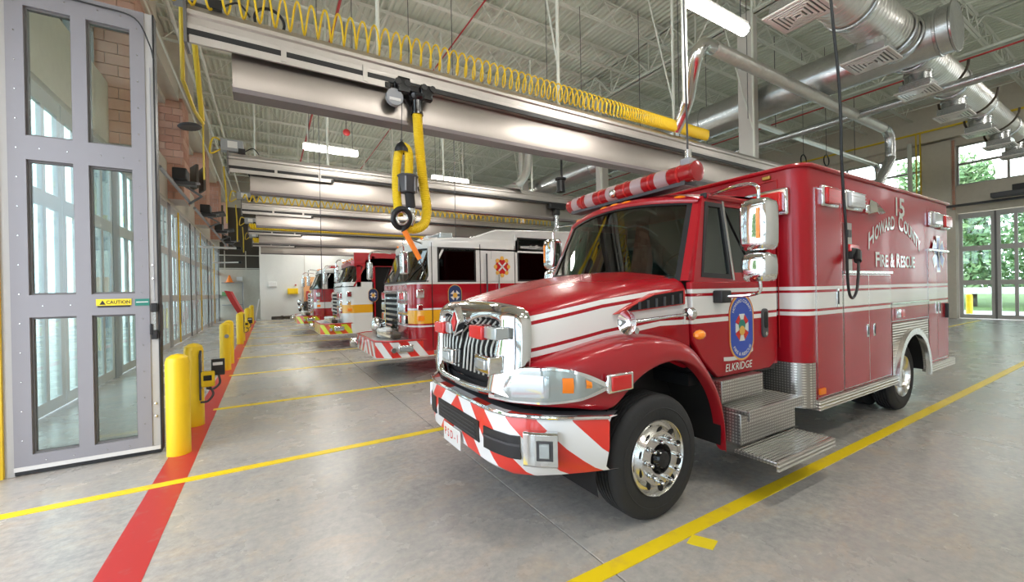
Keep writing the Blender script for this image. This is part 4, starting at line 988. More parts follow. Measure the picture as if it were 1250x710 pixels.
# badge, control boxes
def btn(y, side):
    t = thing('push_button_station', (-.77, y, 0), 'black and orange push button boxes with conduit on the second bollard' if y < 8 else 'push button boxes with hanging cable on the sixth bollard' , 'control box', 'door push button stations on bollards')
    B(-.80, -.78, y-.1, y-.05, .5, 1.0, 'backing_strip', 'galv', t); B(-.79, -.64, y-.15, y-.07, .52, .73, 'orange_box', 'yellow', t, .02); B(-.76, -.67, y-.158, y-.148, .61, .68, 'button_panel', 'black', t)
    B(-.68, -.53, y-.10, y-.03, .66, .88, 'black_box', 'black', t, .008); B(-.66, -.55, y-.106, y-.099, .80, .84, 'box_label', 'white_plastic', t)
    M().tube(smooth_path([(-.60, y-.07, .66), (-.59, y-.07, .55), (-.66, y-.08, .48), (-.74, y-.08, .5)]), .014, 8).build('conduit', 'dark_grey', t)
    M().tube(smooth_path([(-.70, y-.1, .52), (-.66, y-.12, .42), (-.72, y-.12, .33), (-.80, y-.1, .32)]), .014, 8).build('conduit', 'dark_grey', t)
    M().tube([(-.80, y-.12, .35), (-.80, y-.12, .95), (-.79, y-.12, 1.02)], .012, 8).build('conduit', 'dark_grey', t); return t
btn(6.98, 1); btn(18.7, 1)
o = M().lathe((-.84, 11.59, .80), (0, -1, 0), [(0, .045), (.012, .045), (.014, .001)], 16).build('round_badge', 'mid_grey'); tag(o, 'small round grey badge on the third yellow bollard', 'badge')
# ================================================================ EXHAUST RAILS
YR = [6.1+PITCH*k for k in range(5)]
def coil(xa, xb, y, z, r, turns, dens, n=10, rt=.012, squash=1.0):
    pts = []; N = int(turns*n)
    for i in range(N+1):
        t = i/N; s = dens(t); pts.append((xa+(xb-xa)*s, y+r*cos(2*pi*i/n)*.6, z+r*sin(2*pi*i/n)*squash))
    return M().tube(pts, rt, 5)
def rail(k, x0=-.75, x1=13.2):
    y = YR[k]; lab = ['nearest exhaust rail, long aluminium track with stainless skirt overhead', 'second exhaust rail from the camera, aluminium track with stainless skirt', 'third exhaust rail, pale track with a zigzag yellow air hose', 'fourth exhaust rail, yellow hose bunched along its whole track', 'fifth exhaust rail, closest to the white back wall']
    t = thing('exhaust_rail', (x0, y, 4.8), lab[k], 'exhaust rail', 'vehicle exhaust rails hung over the bays')
    prof = [(-.10, 4.86), (-.10, 4.93), (-.085, 4.94), (-.085, 5.02), (-.11, 5.04), (-.11, 5.09), (-.06, 5.12), (-.04, 5.18), (.10, 5.18), (.12, 5.10), (.12, 4.80), (-.09, 4.80), (-.09, 4.84)]
    M().prism([(a+y, b) for a, b in prof], 'x', x0, x1).build('track', 'alum', t)
    B(x0, x1, y-.115, y-.09, 4.795, 4.865, 'rubber_lips', 'black', t)
    B(x0-.03, x0, y-.15, y+.14, 4.68, 5.2, 'end_plate', 'dark_frame', t)
    B(x0+.02, x0+2.3, y-.125, y-.095, 4.70, 4.79, 'limit_bar', 'alum', t); B(x0+2.25, x0+2.33, y-.14, y-.12, 4.7, 4.78, 'limit_switch', 'black', t, .01)
    M().prism([(y-.03, 4.74), (y-.0, 4.80), (y+.06, 4.80), (y+.10, 4.34), (y+.06, 4.32), (y-.0, 4.32)], 'x', x0+.42, x1-.2).build('skirt', 'stainless', t)
    B(x0+.42, x1-.2, y-.02, y+.24, 4.26, 4.32, 'skirt_flange', 'flange', t)
    for i in range(3): 
        xx = x0+.95+1.0*i
        if i < 2: B(xx, xx+.06, y-.135, y-.09, 4.72, 4.95, 'rail_clamp', 'alum', t)
    for i in range(4): M().tube([(x0+2.2+3.3*i, y+.02, 5.18), (x0+2.2+3.3*i, y+.02, ZC-.7)], .03, 8).build('hanger_post', 'steel_white', t); M().tube([(x0+2.2+3.3*i, y+.02, 5.9), (x0+2.3+3.3*i, y+1.0, ZC-.7)], .018, 6).build('hanger_brace', 'steel_white', t)
    bx = B(x0-.16, x0+.30, y-.05, y+.14, 5.22, 5.50, 'control_box', 'box_grey', t, .01); B(x0-.02, x0+.18, y-.06, y-.045, 5.30, 5.46, 'box_panel', 'white_plastic', bx, label='pale cover plate'); B(x0+.2, x0+.34, y-.10, y+.0, 5.18, 5.30, 'valve', 'black', bx, .01)
    M().tube(smooth_path([(x0+.34, y-.05, 5.25), (x0+.5, y-.05, 5.35), (x0+.62, y-.05, 5.22)]), .012, 6).build('valve_tube', 'black', t)
    M().tube(smooth_path([(x0-.1, y, 5.3), (x0-.35, y-.1, 5.1), (x0-.3, y, 5.5), (x0-.1, y+.1, 5.45)]), .02, 6).build('yellow_pigtail', 'yellow_pipe', t)
    return t
for k in range(5): rail(k)
pts = []; x = -1.0; k = 0
while x < 9.0:
    r = .195-.075*max(0, min(1, (x-1)/7)); p_ = .168-.009*max(0, x) if x < 5.5 else max(.03, .12-.045*(x-5.5))
    a = 2*pi*k/14; pts.append((x, 5.94+r*.6*cos(a), 5.32+r*sin(a))); x += p_/14; k += 1
o = M().tube(pts, .0135, 5).build('air_hose_coil', 'yellow_hose'); tag(o, 'yellow coiled air hose lying along the nearest exhaust rail', 'air hose', 'yellow coiled air hoses on the rails')
for k in (2, 3, 4):
    o = coil(-.7, 13.0, YR[k]-.22, 5.25 if k == 2 else 5.06, .13 if k == 2 else .12, [0, 0, 60, 150, 170][k], lambda t: t, n=8, rt=.022 if k == 2 else .042).build('air_hose_coil', 'yellow_hose')
    tag(o, ['', '', 'yellow zigzag air hose along the third exhaust rail', 'densely bunched yellow air hose on the fourth exhaust rail', 'densely bunched yellow air hose on the farthest exhaust rail'][k], 'air hose', 'yellow coiled air hoses on the rails')
# hose drop near camera
def ribbed(pts, r, mt, name, par, pitch=.028):
    P = smooth_path(pts, 10); L = [0]
    for a, b in zip(P, P[1:]): L.append(L[-1]+(b-a).length)
    n = int(L[-1]/pitch)*2; out = []; rs = []; j = 0
    for i in range(n+1):
        s = L[-1]*i/n
        while j < len(L)-2 and L[j+1] < s: j += 1
        t = (s-L[j])/max(1e-6, L[j+1]-L[j]); out.append(P[j].lerp(P[j+1], t)); rs.append(r if i % 2 else r*.90)
    return M().tube(out, rs, 14).build(name, mt, par)
yh = 5.98
eh = thing('exhaust_hose', (1.97, yh, 4.8), 'yellow ribbed exhaust hose looped from a black trolley on the nearest rail', 'exhaust hose')
M().box(1.62, 2.22, yh-.06, yh+.04, 4.70, 4.80).box(1.66, 1.84, yh-.12, yh-.02, 4.64, 4.86).box(2.0, 2.18, yh-.12, yh-.02, 4.60, 4.82).build('trolley', 'black_gloss', eh, bevel=.015)
for x in (1.66, 1.80, 2.05, 2.18): M().lathe((x, yh-.13, 4.78), (0, 1, 0), [(0, .001), (0, .045), (.05, .045), (.05, .001)], 14).build('trolley_wheel', 'black', eh)
M().lathe((1.96, yh-.03, 4.66), (0, 0, -1), [(0, .13), (.05, .12), (.08, .085), (.24, .08), (.25, .09), (.28, .09)], 20).build('hose_collar', 'black_gloss', eh)
ribbed([(1.96, yh-.03, 4.42), (1.98, yh-.03, 4.0), (2.03, yh-.03, 3.4), (2.08, yh-.03, 3.0), (2.03, yh-.03, 2.76), (1.86, yh-.03, 2.68), (1.74, yh-.05, 2.72)], .075, 'yellow_hose', 'ribbed_hose', eh)
ribbed([(1.66, yh-.03, 2.85), (1.63, yh-.03, 3.2), (1.64, yh-.03, 3.55), (1.68, yh-.03, 3.80), (1.75, yh-.05, 3.87), (1.81, yh-.06, 3.78), (1.80, yh-.08, 3.45)], .065, 'yellow_hose', 'ribbed_hose', eh)
M().lathe((1.71, yh-.05, 3.80), (0, 0, 1), [(-.02, .10), (.03, .10), (.09, .07), (.13, .03), (.15, .001)], 14).build('saddle', 'black', eh)
M().lathe((1.78, yh-.09, 3.44), (0, 0, -1), [(0, .15), (.02, .155), (.04, .14), (.25, .11), (.26, .05)], 16).build('grip_cone', 'dark_grey', eh)
for a in range(6): M().box(-.012, .012, -.006, .006, -.11, .11, Matrix.Translation((1.78+.135*cos(a*1.05), yh-.09+.135*sin(a*1.05), 3.31)) @ Matrix.Rotation(a*1.05+pi/2, 4, 'Z')).build('cone_rib', 'mid_grey', eh)
M().tube([(1.80, yh-.09, 3.2), (1.82, yh-.09, 2.95)], .07, 12).build('rubber_sleeve', 'rubber', eh); M().tube([(1.80, yh-.09, 3.21), (1.80, yh-.09, 3.19)], .073, 12).tube([(1.82, yh-.09, 2.96), (1.82, yh-.09, 2.90)], .072, 12).build('steel_band', 'chrome', eh)
M().tube(smooth_path([(1.82, yh-.09, 2.9), (1.84, yh-.09, 2.82), (1.80, yh-.09, 2.72)]), .05, 10).build('steel_elbow', 'chrome_soft', eh)
T_ = [2*pi*k/28 for k in range(28)]
M().tube([(1.66+.115*cos(a), yh-.16-.04*sin(a), 2.80+.13*sin(a)) for a in T_], .042, 10, closed=True).build('nozzle_ring', 'black', eh); M().tube([(1.66+.08*cos(a), yh-.18, 2.80+.09*sin(a)) for a in T_], .018, 8, closed=True).build('nozzle_lip', 'chrome_soft', eh)
M().tube([(1.69, yh-.16, 2.68), (1.68, yh-.16, 2.60)], .03, 8).build('strap_loop', 'black', eh)
M().tube([(1.69, yh-.18, 2.62), (1.90, yh-.2, 2.22)], [.042, .036], 12).build('orange_grip', 'orange', eh); M().tube([(1.90, yh-.2, 2.22), (2.0, yh-.22, 1.95)], .007, 6).build('pull_cord', 'dark_brown', eh)
M().tube([(1.74, yh-.02, 4.7), (1.72, yh-.02, 3.95)], .006, 5).tube([(1.76, yh-.02, 4.6), (1.95, yh-.02, 4.3)], .004, 5).build('balancer_wire', 'dark_grey', eh)
M().lathe((1.62, yh-.05, 4.56), (0, 1, .0), [(-.04, .001), (-.04, .12), (.04, .12), (.04, .001)], 18).build('balancer_reel', 'box_grey', eh); B(1.54, 1.70, yh-.10, yh-.09, 4.50, 4.54, 'reel_label', 'white_plastic', eh)
M().tube([(1.72, yh-.02, 3.95), (1.72, yh-.02, 3.98)], .02, 6).build('hook', 'dark_grey', eh)
# second rail's black trolley, seen above the light bar
for (X, k, l) in ((9.0, 1, 'black hose trolley on the second rail, left of the ambulance light bar'),):
    y = YR[k]-.1; t = thing('hose_trolley', (X, y, 4.8), l, 'trolley')
    M().box(X-.35, X+.35, y-.12, y+.0, 4.62, 4.80).box(X-.1, X+.1, y-.1, y+.05, 4.4, 4.62).build('trolley', 'black', t, bevel=.02); M().tube([(X, y, 4.45), (X, y, 3.6)], .07, 10).build('trolley_pipe', 'galv', t)
t = thing('downpipe_damper', (9.1, 11.7, 5.2), 'thin black vertical rod with a black damper below the nearest rail', 'damper')
M().tube([(9.15, 11.7, 7.4), (9.15, 11.7, 5.7)], .04, 8).build('rod', 'black', t); M().lathe((9.1, 11.7, 5.72), (0, 0, -1), [(0, .2), (.06, .2), (.08, .14), (.5, .16), (.52, .06)], 12).build('damper_body', 'black', t)
# ================================================================ DUCTS AND PIPES
t = thing('main_duct', (12.72, 2.8, 7.2), 'big round galvanised duct with a capped end above the ambulance box', 'duct')
R_ = .50
M().lathe((12.72, 2.62, 7.2), (0, 1, 0), [(0, R_*.98), (.02, R_), (24, R_)], 36).build('duct_pipe', 'galv', t)
M().lathe((12.72, 2.62, 7.2), (0, 1, 0), [(-.02, .001), (-.02, R_*.95), (-.03, R_), (-.03, R_+.03), (.0, R_+.03), (.02, R_+.005)], 36).build('end_cap', 'galv', t)
for y in (2.85, 8.4, 13.8, 19): M().lathe((12.72, y, 7.2), (0, 1, 0), [(-.03, R_+.005), (-.02, R_+.025), (.02, R_+.025), (.03, R_+.005)], 36).build('duct_band', 'galv', t)
for y in (6.9, 12.9, 18.9): M().tube([(12.72-(R_+.16)*cos(a), y, 7.2-(R_+.16)*sin(a)) for a in [pi*(-.42)+pi*.95*k/14 for k in range(15)]], .025, 6).build('strap', 'dark_brown', t)
t = thing('spiral_duct', (12.72, 3.45, 7.2), 'spiral wound silver duct with a row of square diffusers, top right', 'duct')
def spiral(xa, xb, r, name):
    m = M(); n = int((xb-xa)/.14); prof = []
    for i in range(n): a = .14*i; prof += [(a, r), (a+.11, r), (a+.12, r+.010), (a+.135, r+.010)]
    prof.append((xb-xa, r)); return m.lathe((xa, 3.45, 7.2), (1, 0, 0), prof, 32).build(name, 'galv_light', t)
spiral(7.1, 12.25, .43, 'duct_section'); spiral(13.1, 19, .38, 'duct_section'); spiral(19, 27.4, .34, 'duct_section')
for x, r in ((9.9, .44), (11.85, .45), (12.2, .47), (13.2, .42), (16.2, .39), (19, .38), (22.5, .35), (25, .35)): M().lathe((x, 3.45, 7.2), (1, 0, 0), [(-.06, r), (-.05, r+.03), (-.02, r+.035), (.02, r+.035), (.05, r+.03), (.06, r)], 32).build('duct_band', 'galv', t)
for x in (14.9, 17.8, 20.5, 23): M().tube([(x, 3.45-.6*cos(a), 7.2-.6*sin(a)) for a in [pi*k/14 for k in range(15)]], .03, 6).build('strap', 'dark_brown', t)
dn_ = ['near square white diffuser at the top edge left of the spiral duct', 'white louvred diffuser under the spiral duct before the capped main duct', 'diffuser just right of and below the duct end cap', 'fourth diffuser from the left, above the galvanised pipe end', 'fifth diffuser, in front of the far window top', 'sixth diffuser under the spiral duct', 'seventh diffuser, last at the right edge']
for i, x in enumerate((7.95, 11.0, 13.85, 16.75, 19.45, 22.0, 24.3)):
    q = thing('air_diffuser', (x, 3.5, 6.4), dn_[i], 'air vent', 'square ceiling diffusers under the spiral duct')
    h = .40 if i < 2 else .36
    y0 = 3.5; m = M(); m.box(x-h, x+h, y0-h, y0+h, 6.40, 6.43)
    m.build('diffuser_plate', 'louver', q, smooth=False)
    m2 = M()
    for k in range(5):
        a = h*(.84-.16*k); m2.frame([(x-a, y0-a), (x+a, y0-a), (x+a, y0+a), (x-a, y0+a)], [(x-a+.035, y0-a+.035), (x+a-.035, y0-a+.035), (x+a-.035, y0+a-.035), (x-a+.035, y0+a-.035)], 'z', 6.385-.004*k, 6.40)
    m2.build('louver_ring', 'white_paint', q, smooth=False); B(x-h*.86, x+h*.86, y0-h*.86, y0+h*.86, 6.396, 6.401, 'dark_gap', 'dark_grey', q)
    M().box(x-h*.8, x+h*.8, y0-h*.8, y0+h*.8, 6.43, 6.62).build('plenum', 'galv', q, bevel=.01)
    M().lathe((x, y0, 6.62), (0, 0, 1), [(0, .27), (.03, .27), (.05, .25), (.2, .25), (.22, .27), (.3, .27), (.34, .25), (.45, .25)], 20).build('neck', 'galv', q)
def pipe(nm, pts, r, mt, lab, cat, grp=None, n=14, par=None, sm=0):
    o = M().tube(smooth_path(pts, sm) if sm else pts, r, n).build(nm, mt); tag(o, lab, cat, grp); return o
def exhaust_pipe(y, xa, xb, lab, r=.13, tail=True, z=6.49):
    q = thing('exhaust_duct', (xa, y, z), lab, 'duct')
    m = M(); N = int((xb-xa)/.12); prof = []
    for i in range(N): a = .12*i; prof += [(a, r), (a+.095, r), (a+.105, r+.007), (a+.115, r+.007)]
    m.lathe((xa, y, z), (1, 0, 0), prof, 16).build('pipe_run', 'galv_light', q)
    M().tube(smooth_path([(xa+.05, y, z), (7.42, 4.92, 6.46), (7.28, 4.98, 6.28), (7.45, 5.2, 6.03), (7.75, 5.5, 5.80), (7.9, 5.75, 5.56), (7.92, 6.0, 5.24)], 6), r, 16).build('down_elbow', 'chrome_soft', q)
    if tail: M().tube(smooth_path([(xb-.05, y, z), (xb+.2, y, z-.03), (xb+.42, y, z-.2), (xb+.45, y, z-.7), (xb+.3, y, z-1.0), (xb-.9, y, z-2.1)], 6), r, 16).build('down_elbow', 'galv', q)
    return q
exhaust_pipe(4.92, 7.65, 16.4, 'silver exhaust duct crossing above the ambulance with curved drops at both ends')
q = thing('exhaust_duct', (7.8, 12.1, 6.2), 'short curved silver duct dropping onto the second rail', 'duct')
M().tube(smooth_path([(7.95, 12.0, 8.5), (7.95, 12.0, 6.6), (7.85, 12.0, 5.9), (7.6, 12.0, 5.5), (7.35, 12.0, 5.3)], 6), .14, 12).build('drop_pipe', 'galv_light', q); M().lathe((7.35, 12.0, 5.32), (-.3, 0, -1), [(0, .15), (.2, .42), (.21, .4)], 4).build('hood_flare', 'galv_light', q)
pipe('galvanised_pipe', [(14.34, -3, 6.48), (14.34, 14, 6.48)], .115, 'galv', 'long straight galvanised pipe crossing the upper right of the hall', 'pipe')
for y in (2.2, 5.6, 8.8, 12):
    pass
pipe('sprinkler_pipe', [(5.0, -2, 9.3), (5.0, 33, 9.3)], .022, 'pipe_red', 'thin red sprinkler pipe high above the near exhaust rail', 'pipe', None, 8)
pipe('sprinkler_pipe', [(19.5, -2, 8.9), (19.5, 33, 8.9)], .03, 'pipe_red', 'red sprinkler pipe beyond the main duct', 'pipe', None, 8)
pipe('sprinkler_pipe', [(1.6, 8, 8.7), (1.6, 33, 8.7)], .035, 'pipe_red', 'red and white pipe slanting above the hose saddle', 'pipe', None, 8)
t = thing('fire_bell', (2.28, 14.2, 6.94), 'small round red alarm bell hung below the roof above the second rail', 'bell'); M().lathe((2.28, 14.1, 6.94), (0, -1, 0), [(0, .11), (.04, .11), (.08, .06), (.09, .001)], 16).build('bell_gong', 'pipe_red', t); M().tube([(2.28, 14.15, 6.94), (2.28, 14.15, ZC+.1)], .012, 5).build('bell_hanger', 'dark_grey', t)
for i, (x, y, z, l) in enumerate([(17.3, 10.2, 6.9, 'white pipe strut crossing behind the column, first'), (15.6, 7.6, 6.2, 'white pipe strut crossing behind the column, second')]): pass
for i, (xa, xb, y, z) in enumerate([(13.5, 24, 7.6, 7.2)]):
    q = thing('exhaust_duct', (xa, y, z), 'slim pale duct behind the main duct running to the right wall', 'duct'); M().tube([(xa, y, z), (xb, y, z)], .10, 10).build('pipe_run', 'galv_light', q); M().tube([(xa+2, y, z), (xa+2, y, ZC+.1)], .012, 5).tube([(xb-2, y, z), (xb-2, y, ZC+.1)], .012, 5).build('hanger_rods', 'dark_grey', q); M().tube(smooth_path([(xb, y, z), (xb+.4, y, z-.1), (xb+.5, y, z-.6), (xb+.2, y, z-1.6)]), .11, 10).build('down_elbow', 'galv', q)
# yellow gas pipe along right wall and drops on the left
gp = thing('gas_pipe', (27.5, 0, 8.9), 'yellow gas pipe running high along the right wall', 'pipe'); M().tube([(27.45, YS+.5, 9.0), (27.45, 33, 9.0)], .05, 8).build('pipe_run', 'yellow_pipe', gp)
for y in (7.05, 6.9, 12.6): M().tube([(27.45, y, 9.0), (27.45, y, 5.8)], .03, 6).build('pipe_drop', 'yellow_pipe', gp)
gl = thing('gas_pipe', (-1.7, 10, 8), 'yellow pipe triangle dropping from the roof beside the left wall', 'pipe')
M().tube([(-1.25, 9.3, 9.6), (-1.28, 9.6, 5.75), (-1.28, 11.0, 5.72), (-1.2, 11.6, 5.68)], .035, 8).build('pipe_drop', 'yellow_pipe', gl); M().tube([(-1.25, 9.3, 9.3), (-1.2, 11.5, 5.7)], .05, 8).build('pipe_brace', 'yellow_pipe', gl)
M().tube([(-1.2, 11.6, 5.7), (-1.2, 11.6, 4.4)], .02, 6).build('pipe_branch', 'yellow_pipe', gl)
for k in (2, 3, 4): 
    y = YR[k]; o = M().tube([(-1.2, y-1, 6.5-.2*k), (-1.2, y-.2, 5.2), (-1.2, y-.2, 4.3)], .025, 6).build('pipe_drop', 'yellow_pipe', gl)
for i, (x, y) in enumerate([(-1.9, 1.), (-1.45, 1.), (-2.2, 1.)]):
    o = M().tube([(x, 5, 8.6-.2*i), (x, 34, 8.6-.2*i)], .045-.01*i, 8).build('conduit_run', 'steel_white'); tag(o, ['white conduit along the left wall below the roof, upper', 'white conduit along the left wall below the roof, nearer the hall', 'white conduit along the left wall closest to the bricks'][i], 'pipe')
# hanging drops
def cord(nm, pts, r, mt, lab, cat='cable', n=6, sm=6, grp=None): return pipe(nm, pts, r, mt, lab, cat, grp, n, None, sm)
shore = thing('shore_cable', (5.58, 1.93, 2.08), 'black charging cable hanging from the ceiling into the ambulance side socket', 'cable')
M().tube(smooth_path([(4.38, 1.72, 9.6), (4.44, 1.72, 5.2), (4.66, 1.72, 3.6), (4.74, 1.74, 2.9), (4.86, 1.76, 2.3), (5.0, 1.80, 1.75), (5.14, 1.82, 1.60), (5.32, 1.84, 1.68), (5.46, 1.87, 1.92), (5.56, 1.91, 2.04)], 8), .013, 8).build('cord', 'black', shore); M().tube([(5.5, 1.89, 1.99), (5.62, 1.93, 2.10)], .035, 8).build('plug', 'black', shore)
lc = thing('hanging_cable', (4.02, 2.85, 2.95), 'grey plug on a dark drop cable just above the ambulance light bar', 'cable')
M().tube([(3.95, 2.9, 9.6), (4.04, 2.9, 3.25)], .012, 6).build('cord', 'dark_grey', lc); M().box(3.98, 4.12, 2.84, 2.96, 2.96, 3.17).build('plug_body', 'box_grey', lc, bevel=.015); M().tube([(4.05, 2.9, 3.15), (4.05, 2.9, 3.27)], .035, 10).build('plug_neck', 'chrome_soft', lc)
pipe('drop_conduit', [(5.95, 4.3, ZC-.7), (5.95, 4.3, 4.75)], .045, 'steel_white', 'pale vertical drop conduit beside the black cable at the top', 'pipe')
def drop(x, y, z0, l, r=.009, mt='dark_grey', loop=False):
    t = thing('drop_cable', (x, y, z0), l, 'cable'); M().tube([(x, y, ZC-.03), (x, y, z0)], r, 6).build('cable', mt, t)
    if loop: M().tube([(x+.2*cos(a), y, z0-.2+.2*sin(a)) for a in T_], .022, 6, closed=True).build('cable_loop', 'black', t)
drop(1.1, 10.6, 1.6, 'thin cable hanging behind the yellow hose, long'); drop(4.1, 9.6, 2.2, 'thin cable hanging in front of the white fire engine')
drop(-.3, 17, 6.2, 'white rod with a black cable loop at its end above the second rail', .03, 'steel_white', True); drop(9.3, 6.9, 5.2, 'thin drop cable right of the near exhaust rail coil')
drop(17, 7.4, 6.5, 'left hanging cable with a black loop below the main duct', loop=True); drop(17.8, 7.0, 6.5, 'right hanging cable with a black loop below the main duct', loop=True)
drop(0.1, 7.4, 6.2, 'hanging cable with a black loop just behind the near end of the first rail', loop=True)
drop(13.9, 9.17, 3.6, 'long dark drop cable beyond the column'); drop(10.2, 9.0, 5.6, 'thin dark drop cable crossing the main duct'); drop(9.6, 5.3, 5.6, 'dark drop rod left of the column at the top')
# ================================================================ LAMPS
def lamp(x, y, z=6.0, L=1.5, lab=None):
    t = thing('ceiling_light', (x, y, z), lab, 'lamp', 'fluorescent ceiling lamps')
    M().tube([(x-L/2, y, z)]+[(x-L/2+.04, y, z), (x+L/2-.04, y, z)]+[(x+L/2, y, z)], [.05, .085, .085, .05], 10).build('lamp_tube', 'glow_tube', t)
    B(x-L/2, x+L/2, y-.05, y+.05, z+.085, z+.13, 'lamp_housing', 'white_plastic', t)
    for s in (-1, 1): M().tube([(x+s*L*.4, y, z+.1), (x+s*L*.4, y, ZC-.7)], .008, 5).build('lamp_cord', 'dark_grey', t)
    l = bpy.data.lights.new('lamp_light', 'AREA'); l.shape = 'RECTANGLE'; l.size = L; l.size_y = .3; l.energy = LAMP_WATT; l.color = (1, .96, .88)
    o = bpy.data.objects.new('lamp_light', l); COL.objects.link(o); o.parent = t; o.location = (0, 0, -.1); o['kind'] = 'light'
lamp(6.2, 3.85, lab='bright ceiling lamp at the top edge right of the vertical conduit')
lamp(1.7, 13.2, lab='ceiling lamp left of the yellow hose saddle above the second rail'); lamp(6.1, 14.67, lab='ceiling lamp just right of the yellow exhaust hose')
lamp(1.7, 29.5, z=5.9, lab='smallest ceiling lamp, near the white back wall')
for x, y, z, l in [(2.2, 9.0, 6.1, 'unseen fill lamp added behind the nearest exhaust rail, left half'), (7.2, 9.0, 6.1, 'unseen fill lamp added behind the nearest exhaust rail, right half'), (2.5, 20.4, 6.5, 'unseen fill lamp added behind the second exhaust rail, left half'), (8.5, 20.4, 6.5, 'unseen fill lamp added behind the second exhaust rail, right half'),  # unseen lamps added behind the rails as fill light for the bays
        (3.5, 31, 5.7, 'unseen fill lamp added behind the farthest rails to brighten the back wall'),  # added out of sight to lift the white back wall
        (6, 26, 6.1, 'unseen fill lamp added behind the third exhaust rail'), (3.0, .2, 7.0, 'unseen fill lamp added just above the camera, over the first bay'), (-.5, -3.2, 8.2, 'unseen fill lamp added behind the camera, by the left wall'), (6.5, -3.2, 8.2, 'unseen fill lamp added behind the camera, second from the left wall'),  # further unseen lamps, added outside the view to even out the brightness
        (13, -3.0, 8.2, 'unseen fill lamp added behind the camera, third from the left wall'), (17.5, .3, 8.2, 'unseen fill lamp added right of the view, over the first bay'), (23, -1, 8.2, 'unseen fill lamp added right of the view, near the right wall')]: lamp(x, y, z, lab=l)
